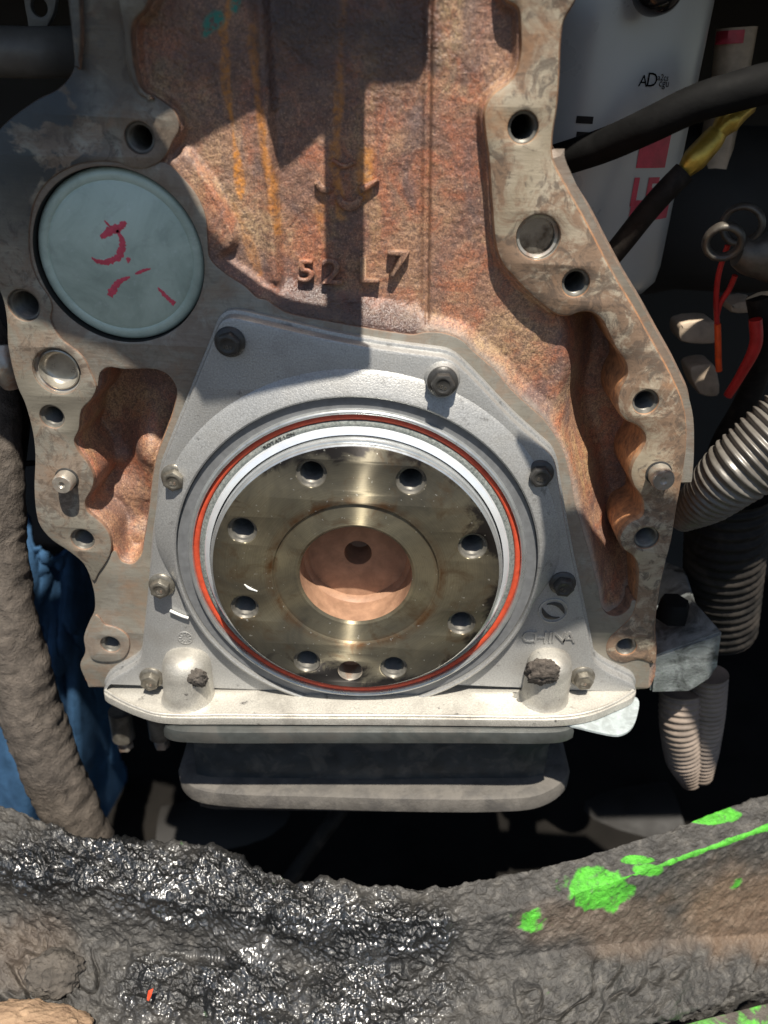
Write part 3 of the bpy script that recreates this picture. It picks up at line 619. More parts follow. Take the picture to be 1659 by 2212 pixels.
se = thing('crankshaft_seal', 'ring-shaped crankshaft seal with a red rubber lip inside a steel rim', 'seal', (AX[0], -0.012, AX[1]))
lathe('outer_face', [(0.0780, -0.0100), (0.0776, -0.0107), (0.0726, -0.0108)], AX, MSEALG, se, 160)
lathe('steel_rim', [(0.0731, -0.0104), (0.0730, -0.0117), (0.0726, -0.0126), (0.0719, -0.0130), (0.0713, -0.0127), (0.0708, -0.0118), (0.0707, -0.0100)], AX, MSEAL, se, 160, 70)
lathe('rubber_lip', [(0.0708, -0.0106), (0.0704, -0.0112), (0.0695, -0.0115), (0.0686, -0.0113), (0.0682, -0.0106)], AX, MORANGE, se, 160, 70)
lathe('sealant_band', [(0.0682, -0.0109), (0.0676, -0.0117), (0.0664, -0.0121), (0.0658, -0.0118)], AX, MMARK, se, 200, 70)
lathe('sleeve', [(0.0659, -0.0116), (0.0655, -0.0127), (0.0648, -0.0132), (0.0637, -0.0140), (0.0632, -0.0142), (0.0630, -0.0130), (0.0630, -0.008)], AX, MSLEEVE, se, 160, 50)
# raised lettering round the sealant band
def arc_text(s, r, a0, size, y, m, parent, step):
    for i, ch in enumerate(s):
        a = a0-step*i; face_text('letter', ch, size, 0.0001, (AX[0]+r*math.cos(R(a)), AX[1]+r*math.sin(R(a))), y, m, parent, R(a-90), 1.1)
arc_text('ROTATION', 0.0668, 124.5, 0.0022, -0.0121, MBOLTD, se, 1.55)

YP = -0.008
COV = [(467, 712), (474, 698), (487, 688), (505, 686), (553, 696), (686, 727), (820, 753), (930, 768), (958, 772), (980, 781), (1020, 817), (1106, 907), (1173, 967), (1192, 985), (1201, 1004), (1207, 1040), (1221, 1123), (1239, 1216), (1256, 1293), (1278, 1400),
       (1286, 1432), (1319, 1456), (1365, 1478), (1373, 1486), (1374, 1495), (1371, 1500), (1362, 1500), (1000, 1499), (500, 1498), (236, 1498), (226, 1498), (223, 1494), (225, 1485), (240, 1469), (284, 1444), (302, 1426), (310, 1373), (320, 1273), (328, 1173), (337, 1106), (344, 1026), (354, 994), (377, 936), (400, 880), (427, 813), (457, 740)]
hs = thing('seal_housing', 'grey cast aluminium rear seal housing with CHINA lettering round the crankshaft', 'seal housing', (AX[0], -0.004, xz(800, 1490, YP)[1]))
cov = smooth(poly(COV, YP), 3)
plate('plate', cov, [circle(AX, 0.0775, 128)], YP, 0.0014, MALU, hs, 0.0014, 0.0003)
def bearing_ring():
    prof = [(0.0885, YP+0.0004), (0.0872, YP-0.0006), (0.0862, YP-0.0011), (0.0802, YP-0.0042), (0.0788, YP-0.0046), (0.0781, YP-0.0042), (0.0779, YP-0.001), (0.0778, 0.001)]
    low = [0.0806, 0.0805, 0.0804, 0.0798]; seg = 192; V = []
    for k, (r, y) in enumerate(prof):
        for i in range(seg):
            a = 2*math.pi*i/seg; w_ = float(sstep(-0.30, 0.10, np.array(math.sin(a)))); rr = r if k > 3 else r*w_+low[k]*(1-w_)
            V.append((AX[0]+rr*math.cos(a), y, AX[1]+rr*math.sin(a)))
    mesh('bearing_ring', V, [(k*seg+i, k*seg+(i+1) % seg, (k+1)*seg+(i+1) % seg, (k+1)*seg+i) for k in range(len(prof)-1) for i in range(seg)], MALU, hs, 30)
bearing_ring()
# lower shelf
_p = xz(800, 1492, YP); zs = _p[1]-KT*_p[0]
def shelf_pt(x, y): q = pt(x, y, zs); return (float(q[0]), float(q[1]))
sh = [shelf_pt(*p) for p in ((224, 1488), (226, 1500), (250, 1514), (290, 1532), (330, 1545), (362, 1550), (500, 1551), (700, 1552), (900, 1553), (1100, 1555), (1220, 1554), (1280, 1544), (1330, 1524), (1366, 1507), (1374, 1496), (1374, 1486))]
sh = smooth(sh, 4, closed=False) + [(sh[-1][0], 0.0012), (sh[0][0], 0.0012)]
slab('shelf', sh, zs-0.0040, zs, MALUD, hs, 0.0007, KT)
# thin raised bead along the shelf edge
bead = [tuple(pt(x, y, zs)+np.array([0, 0, 0.0003])) for x, y in ((228, 1492), (262, 1513), (300, 1530), (345, 1543), (500, 1545), (900, 1547), (1215, 1548), (1280, 1537), (1330, 1517), (1368, 1493))]
tube('shelf_bead', bead, 0.0008, MALUD, hs, 10, 6)
def boss(cx, cy, r, h, m):                 # an upright stub with a domed top, standing on the shelf against the plate
    q = pt(cx, cy, zs); c = (float(q[0]), float(q[1])+r); z0 = zs+KT*c[0]; seg = 48; V = []
    prof = [(r*1.12, -0.0008), (r*1.04, 0.0006), (r*1.0, 0.0022), (r*0.97, h*0.62), (r*0.93, h*0.76), (r*0.83, h*0.87), (r*0.62, h*0.95), (r*0.32, h*0.99), (1e-5, h)]
    for k, (rr, zz) in enumerate(prof):
        for i in range(seg):
            a = 2*math.pi*i/seg; V.append((c[0]+rr*math.cos(a), c[1]+rr*math.sin(a)+0.04*zz, z0+zz))
    mesh('boss', V, [(k*seg+i, k*seg+(i+1) % seg, (k+1)*seg+(i+1) % seg, (k+1)*seg+i) for k in range(len(prof)-1) for i in range(seg)], m, hs, 50)
boss(396, 1539, 0.0118, 0.0265, MALUD); boss(1184, 1539, 0.0108, 0.0265, MALUD)
c2 = xz(956, 826, -0.012); lathe('boss', [(0.0072, YP+0.0003), (0.0062, -0.0095), (0.0059, -0.0125), (0.0055, -0.0132), (0, -0.0132)], c2, MALU, hs, 40, 40)
face_text('letter', 'C', 0.0088, 0.0006, xz(1141, 1376, YP), YP, MALU, hs, 0.03, 1.05)
for k, ch in enumerate('HINA'): face_text('letter', ch, 0.0088, 0.0006, xz((1167, 1188, 1207, 1229)[k], 1377, YP), YP, MALU, hs, 0.03, 1.05)
# cast emblem: a ring with two swallow-like crescents
ec = xz(1195, 1319, YP); er = rad(1195, 1319, 33, YP)
plate('emblem', circle(ec, er, 48), [circle(ec, er*0.86, 40)], YP-0.0005, YP, MALU, hs, 0.0002)
for s in (0, math.pi):
    pts = [(ec[0]+er*rr*math.cos(a+s), ec[1]+er*rr*math.sin(a+s)) for a, rr in ((2.9, 0.78), (3.4, 0.62), (4.1, 0.56), (4.9, 0.58), (5.5, 0.70))]
    ribbon('emblem', pts, [er*.05, er*.26, er*.34, er*.2, er*.04], YP, 0.0005, MBOLTD, hs)
wc = xz(400, 1378, YP); wr = rad(400, 1378, 17, YP)
plate('date_mark', circle(wc, wr, 32), [circle(wc, wr*0.82, 32)], YP-0.0003, YP, MALU, hs, 0.0001)
for k in range(10):
    a = k*math.pi/5; ribbon('date_mark', [(wc[0]+wr*q*math.cos(a), wc[1]+wr*q*math.sin(a)) for q in (0.4, 0.6, 0.8)], [wr*.16]*2, YP, 0.0003, MALU, hs, 2)
cc_ = cov if area(cov) > 0 else cov[::-1]
plate('base_flange', [tuple(q) for q in inset(cc_, -0.0014)], [circle(AX, 0.0775, 96)], -0.0024, 0.0013, MALU, hs, 0.0006)

# grime on the bosses
def crust(name, c3, rx, ry, rz_, m, label, cat, seed, n=40, amp=0.35, group=None):
    V, Fc = [], []; N = n
    for i in range(N+1):
        th = math.pi*i/N
        for j in range(2*N):
            ph = math.pi*j/N; V.append((math.sin(th)*math.cos(ph), math.sin(th)*math.sin(ph), math.cos(th)))
    V = np.array(V); a = fbm(V[:, 0]*2+seed, V[:, 1]*2+V[:, 2]*1.7+seed, 1.4, 5, 1)+0.5*fbm(V[:, 0]*6+seed, V[:, 2]*6-V[:, 1]*4, 1.6, 4, 2)
    V = V*(1+amp*(a-0.75))[:, None]*np.array([rx, ry, rz_])+np.array(c3)
    for i in range(N):
        for j in range(2*N): Fc.append((i*2*N+j, (i+1)*2*N+j, (i+1)*2*N+(j+1) % (2*N), i*2*N+(j+1) % (2*N)))
    return tag(mesh(name, V, Fc, m, None, 80), label, cat, group)
c = px(1174, 1452, -0.0215); crust('grime_clod', c, 0.0078, 0.0036, 0.0068, MMUD, 'brown crust of grime caked on the round boss beside the CHINA lettering', 'grime', 3.0, 36, 0.6)
c = px(428, 1464, -0.0200); crust('grime_clod', c, 0.0046, 0.0030, 0.0042, MDKM, 'thin grey smear of grime on the boss beside the date stamp', 'grime', 9.0, 30, 0.8)

# ------------------------------------------------------------------ housing bolts
def make_bolt(m, mark):
    b = thing('flange_bolt', 'x', 'bolt', (0, 0, 0), 'bolts holding the seal housing')
    rf, rh, hh = 0.0059, 0.0041, 0.0052
    lathe('washer_flange', [(rf, 0.0004), (rf, -0.0006), (rf*0.94, -0.0010), (rh*1.05, -0.0017), (rh*0.8, -0.0018)], (0, 0), m, b, 40, 30)
    hx = [(rh*1.12*math.cos(R(60*k+30)), rh*1.12*math.sin(R(60*k+30))) for k in range(6)]
    hx2 = []
    for k in range(6):
        p, q = np.array(hx[k]), np.array(hx[(k+1) % 6]); hx2 += [tuple(p*0.94+q*0.06), tuple(p*0.5+q*0.5), tuple(p*0.06+q*0.94)]
    V, Fc = plate_data(hx2, [circle((0, 0), rh*0.60, 24)], -hh, -0.001, 0.0007, 0.0003); mesh('hex_head', V, Fc, m, b, 30)
    lathe('head_dish', [(rh*0.62, -hh+0.0002), (rh*0.5, -hh+0.0004), (0, -hh+0.0004)], (0, 0), m, b, 24)
    face_text('grade_mark', mark, 0.0021, 0.00022, (0, -0.0008), -hh+0.0004, MBOLT if m is MBOLTD else MPIN, b, 0.1)
    return b
def copy_tree(o, parent=None):
    c = o.copy(); C.objects.link(c); c.parent = parent
    for ch in list(o.children): copy_tree(ch, c)
    return c
protos = {}
for x, y, yy, m, mk, rot, lab in (
    (497, 738, YP, MBOLTD, '10.9', 0.2, 'black flange bolt at the pointed top corner of the seal housing'),
    (956, 824, -0.0132, MBOLTD, '10.9', 0.5, 'dark flange bolt on the raised boss at the top of the seal housing'),
    (379, 1030, YP, MBOLT, '8.8', 0.1, 'olive flange bolt beside the seal ring, facing the big pocket in the block'),
    (1165, 1022, YP, MBOLTD, '8.8', 0.4, 'black flange bolt at the shoulder of the seal housing in shade'),
    (350, 1263, YP, MBOLT, '8.8', 0.0, 'olive flange bolt just above the white plastic offcut'),
    (1215, 1259, YP, MBOLTD, '8.8', 0.6, 'oily black flange bolt just above the round cast emblem'),
    (328, 1463, YP, MBOLT, '8.8', 0.15, 'olive flange bolt above the shelf, beside the boss with the grey smear'),
    (1258, 1461, YP, MBOLT, '8.8', 0.3, 'pale flange bolt above the shelf, beside the crusted boss')):
    key = (m.name, mk)
    if key not in protos: protos[key] = b = make_bolt(m, mk)
    else: b = copy_tree(protos[key])
    p = px(x, y, yy); b.location = p; b.rotation_euler = (0, rot, 0); b['label'] = lab
zt = thing('plastic_offcut', 'short white plastic offcut lying against the seal housing', 'plastic scrap', px(390, 1325, YP))
tube('strip', [tuple(px(a, b, YP-0.0012)) for a, b in ((367, 1319), (380, 1325), (394, 1331), (407, 1335))], 0.0007, MWHITE, zt, 8, 3)

# ------------------------------------------------------------------ oil pan below
pan = thing('oil_pan', 'dark painted oil pan with a paler ledge under the seal housing', 'oil pan', (0, 0.0, 0.56))
zr = zs-0.0052
def slab_px(name, pts, z, th, m, parent, back=0.05, b=0.0015, n=4):
    q = [pt(a, c_, z) for a, c_ in pts]; q = [(float(k[0]), float(k[1])) for k in q]
    q = smooth(q, n, closed=False); q = q+[(q[-1][0], back), (q[0][0], back)]
    return slab(name, q, z-th, z, m, parent, b, KT), q
slab_px('rim', [(352, 1567), (362, 1574), (390, 1580), (700, 1582), (1000, 1582), (1200, 1582), (1228, 1577), (1242, 1570)], zr, 0.0068, MPANL, pan, 0.05, 0.0028)
zw = zr-0.0065
q = [pt(a, b, zw) for a, b in ((385, 1585), (420, 1592), (800, 1596), (1190, 1592), (1222, 1585))]
q = [(float(k[0]), float(k[1])+0.022) for k in q]; q += [(q[-1][0], 0.4), (q[0][0], 0.4)]
slab('wall', q, zw-0.075, zw, MPAN, pan, 0.001, KT)
zl = 0.628
slab_px('ledge', [(384, 1650), (392, 1680), (416, 1702), (470, 1714), (700, 1722), (900, 1727), (1080, 1727), (1160, 1720), (1205, 1700), (1228, 1676), (1234, 1652)], zl, 0.009, MPANLED, pan, 0.06, 0.005, 5)
gk = [pt(a, b, zs-0.0045) for a, b in ((1180, 1561), (1230, 1566), (1290, 1580), (1335, 1587), (1362, 1575), (1378, 1540), (1378, 1508), (1360, 1500))]
gk = smooth([(float(k[0]), float(k[1])) for k in gk], 4, closed=False)
gk = gk+[(gk[-1][0]-0.004, 0.002), (gk[0][0], 0.002)]
tag(slab('gasket_tab', gk, zs-0.0058, zs-0.0046, MGASK, None, 0.0003, KT), 'pale blue-grey gasket tab sticking out under the corner of the seal housing', 'gasket')
for (x, y), lab in (((268, 1592), 'dim pan bolt below the shelf corner, next to the blue cloth'), ((348, 1588), 'dim pan bolt tucked against the end of the pan rim')):
    p = px(x, y, 0.03); o = thing('pan_bolt', lab, 'bolt', p, 'pan bolts in the gloom below the housing')
    tube('shank', [p+np.array([0, 0, 0.02]), p+np.array([0, 0, 0.008]), p], 0.0065, MBOLT, o, 16, 3)
    tube('head', [p+np.array([0, 0, 0.001]), p-np.array([0, 0, 0.004]), p-np.array([0, 0, 0.008])], 0.0045, MPIN, o, 6, 3)

# ------------------------------------------------------------------ mounting bracket at the lower right
br = thing('mount_bracket', 'flaking blue-grey mounting bracket bolted beside the lower flange', 'bracket', px(1480, 1490, 0.02))
zb = xz(1480, 1395, 0.004)[1]
P3 = lambda p: tuple(float(k) for k in p)
za, zb2 = px(1412, 1420, .004)[2], px(1562, 1366, .004)[2]
top = [px(1412, 1420, .004), px(1562, 1366, .004), pz(1503, 1300, zb2), pz(1480, 1228, zb2), pz(1425, 1205, zb2), pz(1395, 1300, za)]
bot = [px(1404, 1498, .006), px(1552, 1438, .010), px(1552, 1438, .010)+(top[2]-top[1]), px(1552, 1438, .010)+(top[3]-top[1]), px(1404, 1498, .006)+(top[4]-top[0]), px(1404, 1498, .006)+(top[5]-top[0])]
mid = [px(1490, 1496, .008), px(1535, 1468, .009)]
bm = bmesh.new(); vt = [bm.verts.new(P3(p)) for p in top]; vb = [bm.verts.new(P3(p)) for p in bot]; vm = [bm.verts.new(P3(p)) for p in mid]
bm.faces.new(vt); bm.faces.new([vt[1], vt[0], vb[0], vm[0], vm[1], vb[1]])
for i in range(1, 6): bm.faces.new((vt[i], vb[i], vb[(i+1) % 6], vt[(i+1) % 6]))
bm.faces.new([vb[0], vb[5], vb[4], vb[3], vb[2], vb[1], vm[1], vm[0]])
bmesh.ops.recalc_face_normals(bm, faces=bm.faces); bmesh.ops.bevel(bm, geom=bm.edges[:], offset=0.0012, segments=2, affect='EDGES')
me = bpy.data.meshes.new('body'); bm.to_mesh(me); bm.free(); me.shade_smooth(); me.set_sharp_from_angle(angle=R(40)); link('body', me, MBRK, br)
p0 = pz(1452, 1322, zb2)
tube('bolt_head', [p0-np.array([0, 0, 0.003]), p0+np.array([0, 0, 0.003]), p0+np.array([0, 0, 0.007])], [0.0085, 0.008, 0.0065], MBLK, br, 6, 2)

# ------------------------------------------------------------------ right-hand background
f0 = px(1310, 0, 0.125)
fx, fy, frad = float(f0[0]), 0.125, 0.046
ftop, fbot = 1.03, float(px(1370, 655, 0.09)[2])
fo = thing('oil_filter', 'white spin-on filter canister with red print behind the right flange', 'oil filter', (fx, fy, fbot))
V, Fc = [], []; prof = [(0.0, fbot), (0.034, fbot), (0.041, fbot+0.002), (0.045, fbot+0.007), (frad, fbot+0.014), (frad, 0.94), (frad, ftop), (0, ftop)]
seg = 64
for r, z in prof:
    for i in range(seg): a = 2*math.pi*i/seg; V.append((fx+max(r, 1e-4)*math.cos(a), fy+max(r, 1e-4)*math.sin(a), z))
Fc = [(k*seg+i, k*seg+(i+1) % seg, (k+1)*seg+(i+1) % seg, (k+1)*seg+i) for k in range(len(prof)-1) for i in range(seg)]
mesh('canister', V, Fc, MFILT, fo, 40)
def on_can(x, y):            # where a pixel's sight line meets the canister: angle and height
    r = ray(x, y); o_ = CAM-np.array([fx, fy, 0]); A = r[0]**2+r[1]**2; B = o_[0]*r[0]+o_[1]*r[1]; Cc = o_[0]**2+o_[1]**2-frad**2
    disc = B*B-A*Cc
    if disc < 0: t = -B/A
    else: t = (-B-math.sqrt(disc))/A
    p = o_+t*r; return math.atan2(p[1], p[0]), float(p[2])
def wrap(me, a0, z0):
    for v in me.vertices:
        a, b, h = v.co; an = a0+a/frad; rr = frad+0.0003+h
        v.co = (fx+rr*math.cos(an), fy+rr*math.sin(an), z0+b)
    me.update()
def print_rect(name, x0, y0, x1, y1, m):
    a0, z0_ = on_can(x0, y0); a1, z1_ = on_can(x1, y1); N = 8; V = []; 
    for i in range(N+1):
        a = a0+(a1-a0)*i/N
        for z in (z0_, z1_): V.append((fx+(frad+0.0003)*math.cos(a), fy+(frad+0.0003)*math.sin(a), z))
    mesh(name, V, [(2*i, 2*i+1, 2*i+3, 2*i+2) for i in range(N)], m, fo, 0)
print_rect('red_print', 1387, 285, 1435, 362, MFRED); print_rect('red_print', 1362, 446, 1438, 470, MFRED)
for s, x, y, size, m in (('LF', 1392, 418, 0.016, MFRED), ('A', 1389, 176, 0.0062, MBLK), ('D', 1408, 174, 0.0075, MBLK), ('a2cs', 1432, 168, 0.0034, MBLK), ('cgu', 1434, 180, 0.0042, MBLK)):
    me = text_mesh(s, size, 0.0, 0.0006 if s == 'LF' else 0.0); a0, z0_ = on_can(x, y); wrap(me, a0, z0_); link('print', me, m, fo)
for k in range(3): print_rect('label_block', 1246, 250+k*34, 1280, 268+k*34, MBLKD)
c = px(1420, 2, 0.06); cap = thing('rubber_plug', 'glossy black rubber plug hanging in front of the filter canister', 'plug', c)
lathe('dome', [(0.0001, 0.0515), (0.004, 0.052), (0.0072, 0.0545), (0.0088, 0.058), (0.009, 0.066), (0, 0.067)], (float(c[0]), float(c[2])+0.004), m_plain('glossy_black_rubber', (0.012, 0.012, 0.012), 0.12), cap, 32, 60)

def ptube(name, pts, r, m, label, cat, seg=20, n=8, fn=None, group=None):
    o = tube(name, [tuple(px(a, b, d)) for a, b, d in pts], r, m, None, seg, n, True, fn); return tag(o, label, cat, group)
ptube('rubber_hose', [(1150, 362, .075), (1210, 345, .062), (1310, 312, .050), (1400, 272, .040), (1500, 225, .035), (1600, 195, .035), (1720, 165, .04), (1900, 150, .06), (2100, 190, .09)], [0.0066, 0.0066, .0066, .0068, 0.0072, 0.0072, 0.0072], MBLK, 'thick black hose crossing in front of the white filter canister', 'hose', 24)
fp = thing('fuel_pipe', 'slim black pipe with a yellow brass fitting leaning past the filter base', 'pipe', px(1320, 560, 0.05))
tube('pipe', [tuple(px(a, b, d)) for a, b, d in ((1290, 590, .06), (1340, 530, .055), (1400, 455, .05), (1445, 405, .048), (1478, 372, .048))], 0.0047, MBLKD, fp, 16)
tube('fitting', [tuple(px(a, b, d)) for a, b, d in ((1472, 378, .048), (1500, 345, .048), (1540, 300, .05), (1552, 284, .05))], [0.0028, 0.005, 0.0046, 0.0038], MYEL, fp, 6, 4)
tube('fitting_end', [tuple(px(a, b, d)) for a, b, d in ((1548, 290, .05), (1572, 262, .052), (1600, 240, .055), (1622, 228, .058))], [0.0030, 0.0052, 0.0040, 0.003], MYEL, fp, 6, 4)
# bracket and post behind the filter
pst = thing('brown_post', 'dull brown upright strap with a red tip behind the hose', 'strap', px(1560, 300, 0.16))
tube('strap', [tuple(px(a, b, .16)) for a, b in ((1592, 60), (1572, 200), (1545, 330), (1520, 500))], [0.010, 0.009, 0.009, 0.010], MTANP, pst, 6, 4)
tube('tip', [tuple(px(a, b, .157)) for a, b in ((1582, 66), (1578, 95))], 0.0075, MFRED, pst, 6, 3)
ptube('dark_pipe', [(1380, 470, .20), (1460, 452, .19), (1560, 456, .19), (1720, 462, .19)], 0.045, MBAY, 'wide dark pipe running behind the clamp rings', 'pipe', 32)
cl = thing('clamp_rings', 'pair of dull metal clamp rings hanging above the red wires', 'clamp', px(1570, 520, 0.07))
def ring(name, cx, cy, d, r, tr, parent, m, tilt=(0.25, 1, 0.35)):
    c = px(cx, cy, d); nrm = np.array(tilt)/np.linalg.norm(tilt); u = np.cross(nrm, [0, 0, 1]); u /= np.linalg.norm(u); v = np.cross(nrm, u)
    V, Fc = [], []; A, B = 40, 12
    for i in range(A):
        a = 2*math.pi*i/A; e = math.cos(a)*u+math.sin(a)*v
        for k in range(B):
            b = 2*math.pi*k/B; V.append(tuple(c+e*(r+tr*math.cos(b))+nrm*tr*1.6*math.sin(b)))
    for i in range(A):
        for k in range(B): Fc.append((i*B+k, ((i+1) % A)*B+k, ((i+1) % A)*B+(k+1) % B, i*B+(k+1) % B))
    return mesh(name, V, Fc, m, parent, 60)
ring('ring', 1563, 522, .050, 0.0070, 0.0017, cl, MRING); ring('ring', 1603, 486, .058, 0.0078, 0.0015, cl, MRING, (0.5, 1, 0.2))
tube('shank', [tuple(px(a, b, d)) for a, b, d in ((1592, 545, .058), (1620, 550, .058), (1655, 550, .058), (1720, 565, .06))], [0.006, 0.009, 0.011, 0.012], MRING, cl, 16, 5)
ptube('red_wire', [(1572, 530, .072), (1553, 590, .074), (1547, 650, .078), (1549, 700, .08), (1550, 742, .08)], 0.0013, MREDW, 'thin dark red wire dropping from the clamp rings', 'wire', 10, group='loose wires')
ptube('orange_wire', [(1550, 700, .079), (1551, 740, .079), (1552, 782, .079), (1553, 800, .08)], 0.0016, MORW, 'bright orange wire end at the foot of the dark red wire', 'wire', 10, group='loose wires')
ptube('red_wire', [(1588, 595, .075), (1575, 625, .077), (1556, 655, .079), (1549, 680, .08)], 0.0013, MREDW, 'short red wire branching off towards the clamp shank', 'wire', 10, group='loose wires')
ptube('red_wire', [(1632, 690, .07), (1632, 745, .07), (1600, 810, .072), (1572, 855, .075)], [0.0030, 0.0030, 0.0024, 0.0022], MREDW, 'thick red cable curving down above the corrugated conduit', 'wire', 12, group='loose wires')
for k, (pts, lab) in enumerate((([(1466, 712), (1472, 700), (1540, 694), (1548, 702), (1550, 738), (1540, 744), (1476, 740), (1468, 732)], 'small beige plastic cover catching the light behind the orange wire'),
                  ([(1490, 800), (1496, 792), (1536, 786), (1546, 794), (1556, 850), (1548, 858), (1520, 856), (1508, 848)], 'beige plastic shell lit below the orange wire'), ([(1580, 658), (1636, 652), (1636, 672), (1582, 676)], 'small beige block beside the thick red cable'))):
    o = tag(plate('beige_cover', smooth(poly(pts, 0.10), 3), [], 0.10, 0.115, MTANP, None, 0.002), lab, 'plastic cover')
def corr(pitch, amp): return lambda s, a: 1+amp*math.cos(2*math.pi*s/pitch)
def conduit(pts, r, m, label, pitch, amp=0.06, group='corrugated conduits'):
    P = [tuple(px(a, b, d)) for a, b, d in pts]; L = sum(np.linalg.norm(np.subtract(P[i+1], P[i])) for i in range(len(P)-1))
    n = max(6, int(L/pitch*7/(len(P)-1)))
    o = tube('corrugated_conduit', P, r, m, None, 28, n, True, corr(pitch, amp)); return tag(o, label, 'conduit', group)
conduit([(2050, 560, .02), (1880, 770, .02), (1740, 900, .02), (1660, 965, .02), (1590, 1020, .022), (1530, 1075, .03), (1470, 1120, .045)], [0.018, 0.018, 0.0175, 0.0165, 0.0150, 0.012, 0.007], MCOND, 'shiny grey corrugated conduit sloping down to the flange by the dowel pin', 0.0034, 0.05)
conduit([(1575, 1060, .06), (1568, 1150, .06), (1560, 1260, .065), (1552, 1360, .07)], 0.020, MBLKD, 'dark corrugated conduit hanging in shade behind the mounting bracket', 0.0055, 0.04)
conduit([(1470, 1490, .035), (1468, 1560, .03), (1478, 1640, .03), (1492, 1690, .03)], [0.011, 0.0105, 0.010, 0.0055], MCONDT, 'dusty tan conduit hanging from under the mounting bracket, the thicker one', 0.0034, 0.05)
conduit([(1532, 1455, .035), (1528, 1540, .032), (1520, 1620, .03), (1514, 1680, .03)], [0.0095, 0.009, 0.008, 0.006], MCONDT, 'dusty tan conduit hanging from under the mounting bracket, the thinner one', 0.0030, 0.05)
ptube('dark_harness', [(1640, 640, .08), (1650, 720, .08), (1620, 850, .085), (1560, 960, .09), (1530, 1060, .1)], 0.006, MBLKD, 'black cable bundle curving behind the thick red cable', 'cable', 14)

# ------------------------------------------------------------------ left-hand background
lumps = lambda s, a: 1+0.10*(fbm(np.array([s*55.0]), np.array([math.cos(a)*1.6+4]), 1.2, 4, 3)[0]-0.5)*2+0.07*(fbm(np.array([s*200.0]), np.array([math.sin(a)*4+9+math.cos(a)*2]), 1.5, 3, 4)[0]-0.5)*2
o = tube('muddy_hose', [tuple(px(a, b, d)) for a, b, d in ((-40, 620, .09), (-22, 820, .06), (-10, 1010, .04), (-2, 1180, .03), (18, 1340, .02), (58, 1500, .012), (112, 1660, .005), (182, 1810, .0), (270, 1960, 0.0))], [0.0125, 0.0125, 0.0125, 0.013, 0.0142, 0.0152, 0.0155, 0.0150, 0.015], MMUD, None, 44, 26, True, lumps)
tag(o, 'thick hose caked in dried grey mud beside the blue cloth', 'hose')
ptube('dark_pipe', [(20, 620, .09), (16, 760, .08), (8, 900, .075), (-5, 1040, .08)], 0.013, MBLKD, 'dusty dark pipe just outside the camshaft side flange', 'pipe', 20)
ptube('thin_cable', [(-20, 1030, .05), (20, 1010, .05), (55, 1002, .05), (80, 1000, .055)], 0.0015, MBLKD, 'thin grey cable running to the camshaft side flange', 'cable', 8)
ptube('grey_pipe', [(-60, 112, .075), (0, 112, .075), (80, 114, .075), (160, 112, .085), (240, 105, .10)], 0.0095, MPIPE, 'dull grey pipe level with the neck of the block', 'pipe', 24)
bl = thing('steel_tab', 'forked steel tab standing above the dull grey pipe', 'tab', px(85, 70, 0.09))
plate('plate', smooth(poly([(52, -40), (118, -40), (118, 20), (104, 52), (90, 72), (66, 72), (58, 40)], .09), 3), [circle(xz(84, 15, .09), 0.0035, 24)], .09, .093, MPIPE, bl, 0.0006)
ptube('side_boss', [(8, 745, .03), (14, 790, .028), (30, 830, .03)], [0.006, 0.008, 0.005], MPIN, 'worn casting edge beside the small cup plug', 'casting', 16)
# blue cloth with soft folds
def cloth(name, grid, m, label):
    rows = len(grid); cols = len(grid[0]); U = 60; W = 60
    P = np.array([[px(a, b, d) for a, b, d in row] for row in grid]); ui = np.linspace(0, rows-1, U); wi = np.linspace(0, cols-1, W); V = []
    for u in ui:
        i = min(int(u), rows-2); fu = u-i
        for w_ in wi:
            j = min(int(w_), cols-2); fw = w_-j
            p = (P[i, j]*(1-fu)+P[i+1, j]*fu)*(1-fw)+(P[i, j+1]*(1-fu)+P[i+1, j+1]*fu)*fw
            n_ = fbm(np.array([u*1.1]), np.array([w_*1.6]), 1.5, 3, 5)[0]
            V.append(p+np.array([0, 0.05*(n_-0.5), 0.05*(n_-0.5)]))
    Fc = [(i*W+j, i*W+j+1, (i+1)*W+j+1, (i+1)*W+j) for i in range(U-1) for j in range(W-1)]
    o = mesh(name, np.array(V), Fc, m, None, 80); s = o.modifiers.new('thick', 'SOLIDIFY'); s.thickness = 0.003
    return tag(o, label, 'cloth')
cloth('blue_cloth', [[(-120, 1140, .16), (60, 1145, .15), (150, 1190, .16), (240, 1260, .2)], [(-120, 1330, .15), (60, 1320, .13), (150, 1360, .15), (240, 1400, .2)], [(-120, 1560, .14), (60, 1560, .12), (170, 1590, .14), (260, 1640, .2)], [(-120, 1800, .13), (60, 1800, .12), (180, 1820, .13), (280, 1840, .2)]], MBLUE, 'crumpled blue cloth hanging behind the muddy hose')
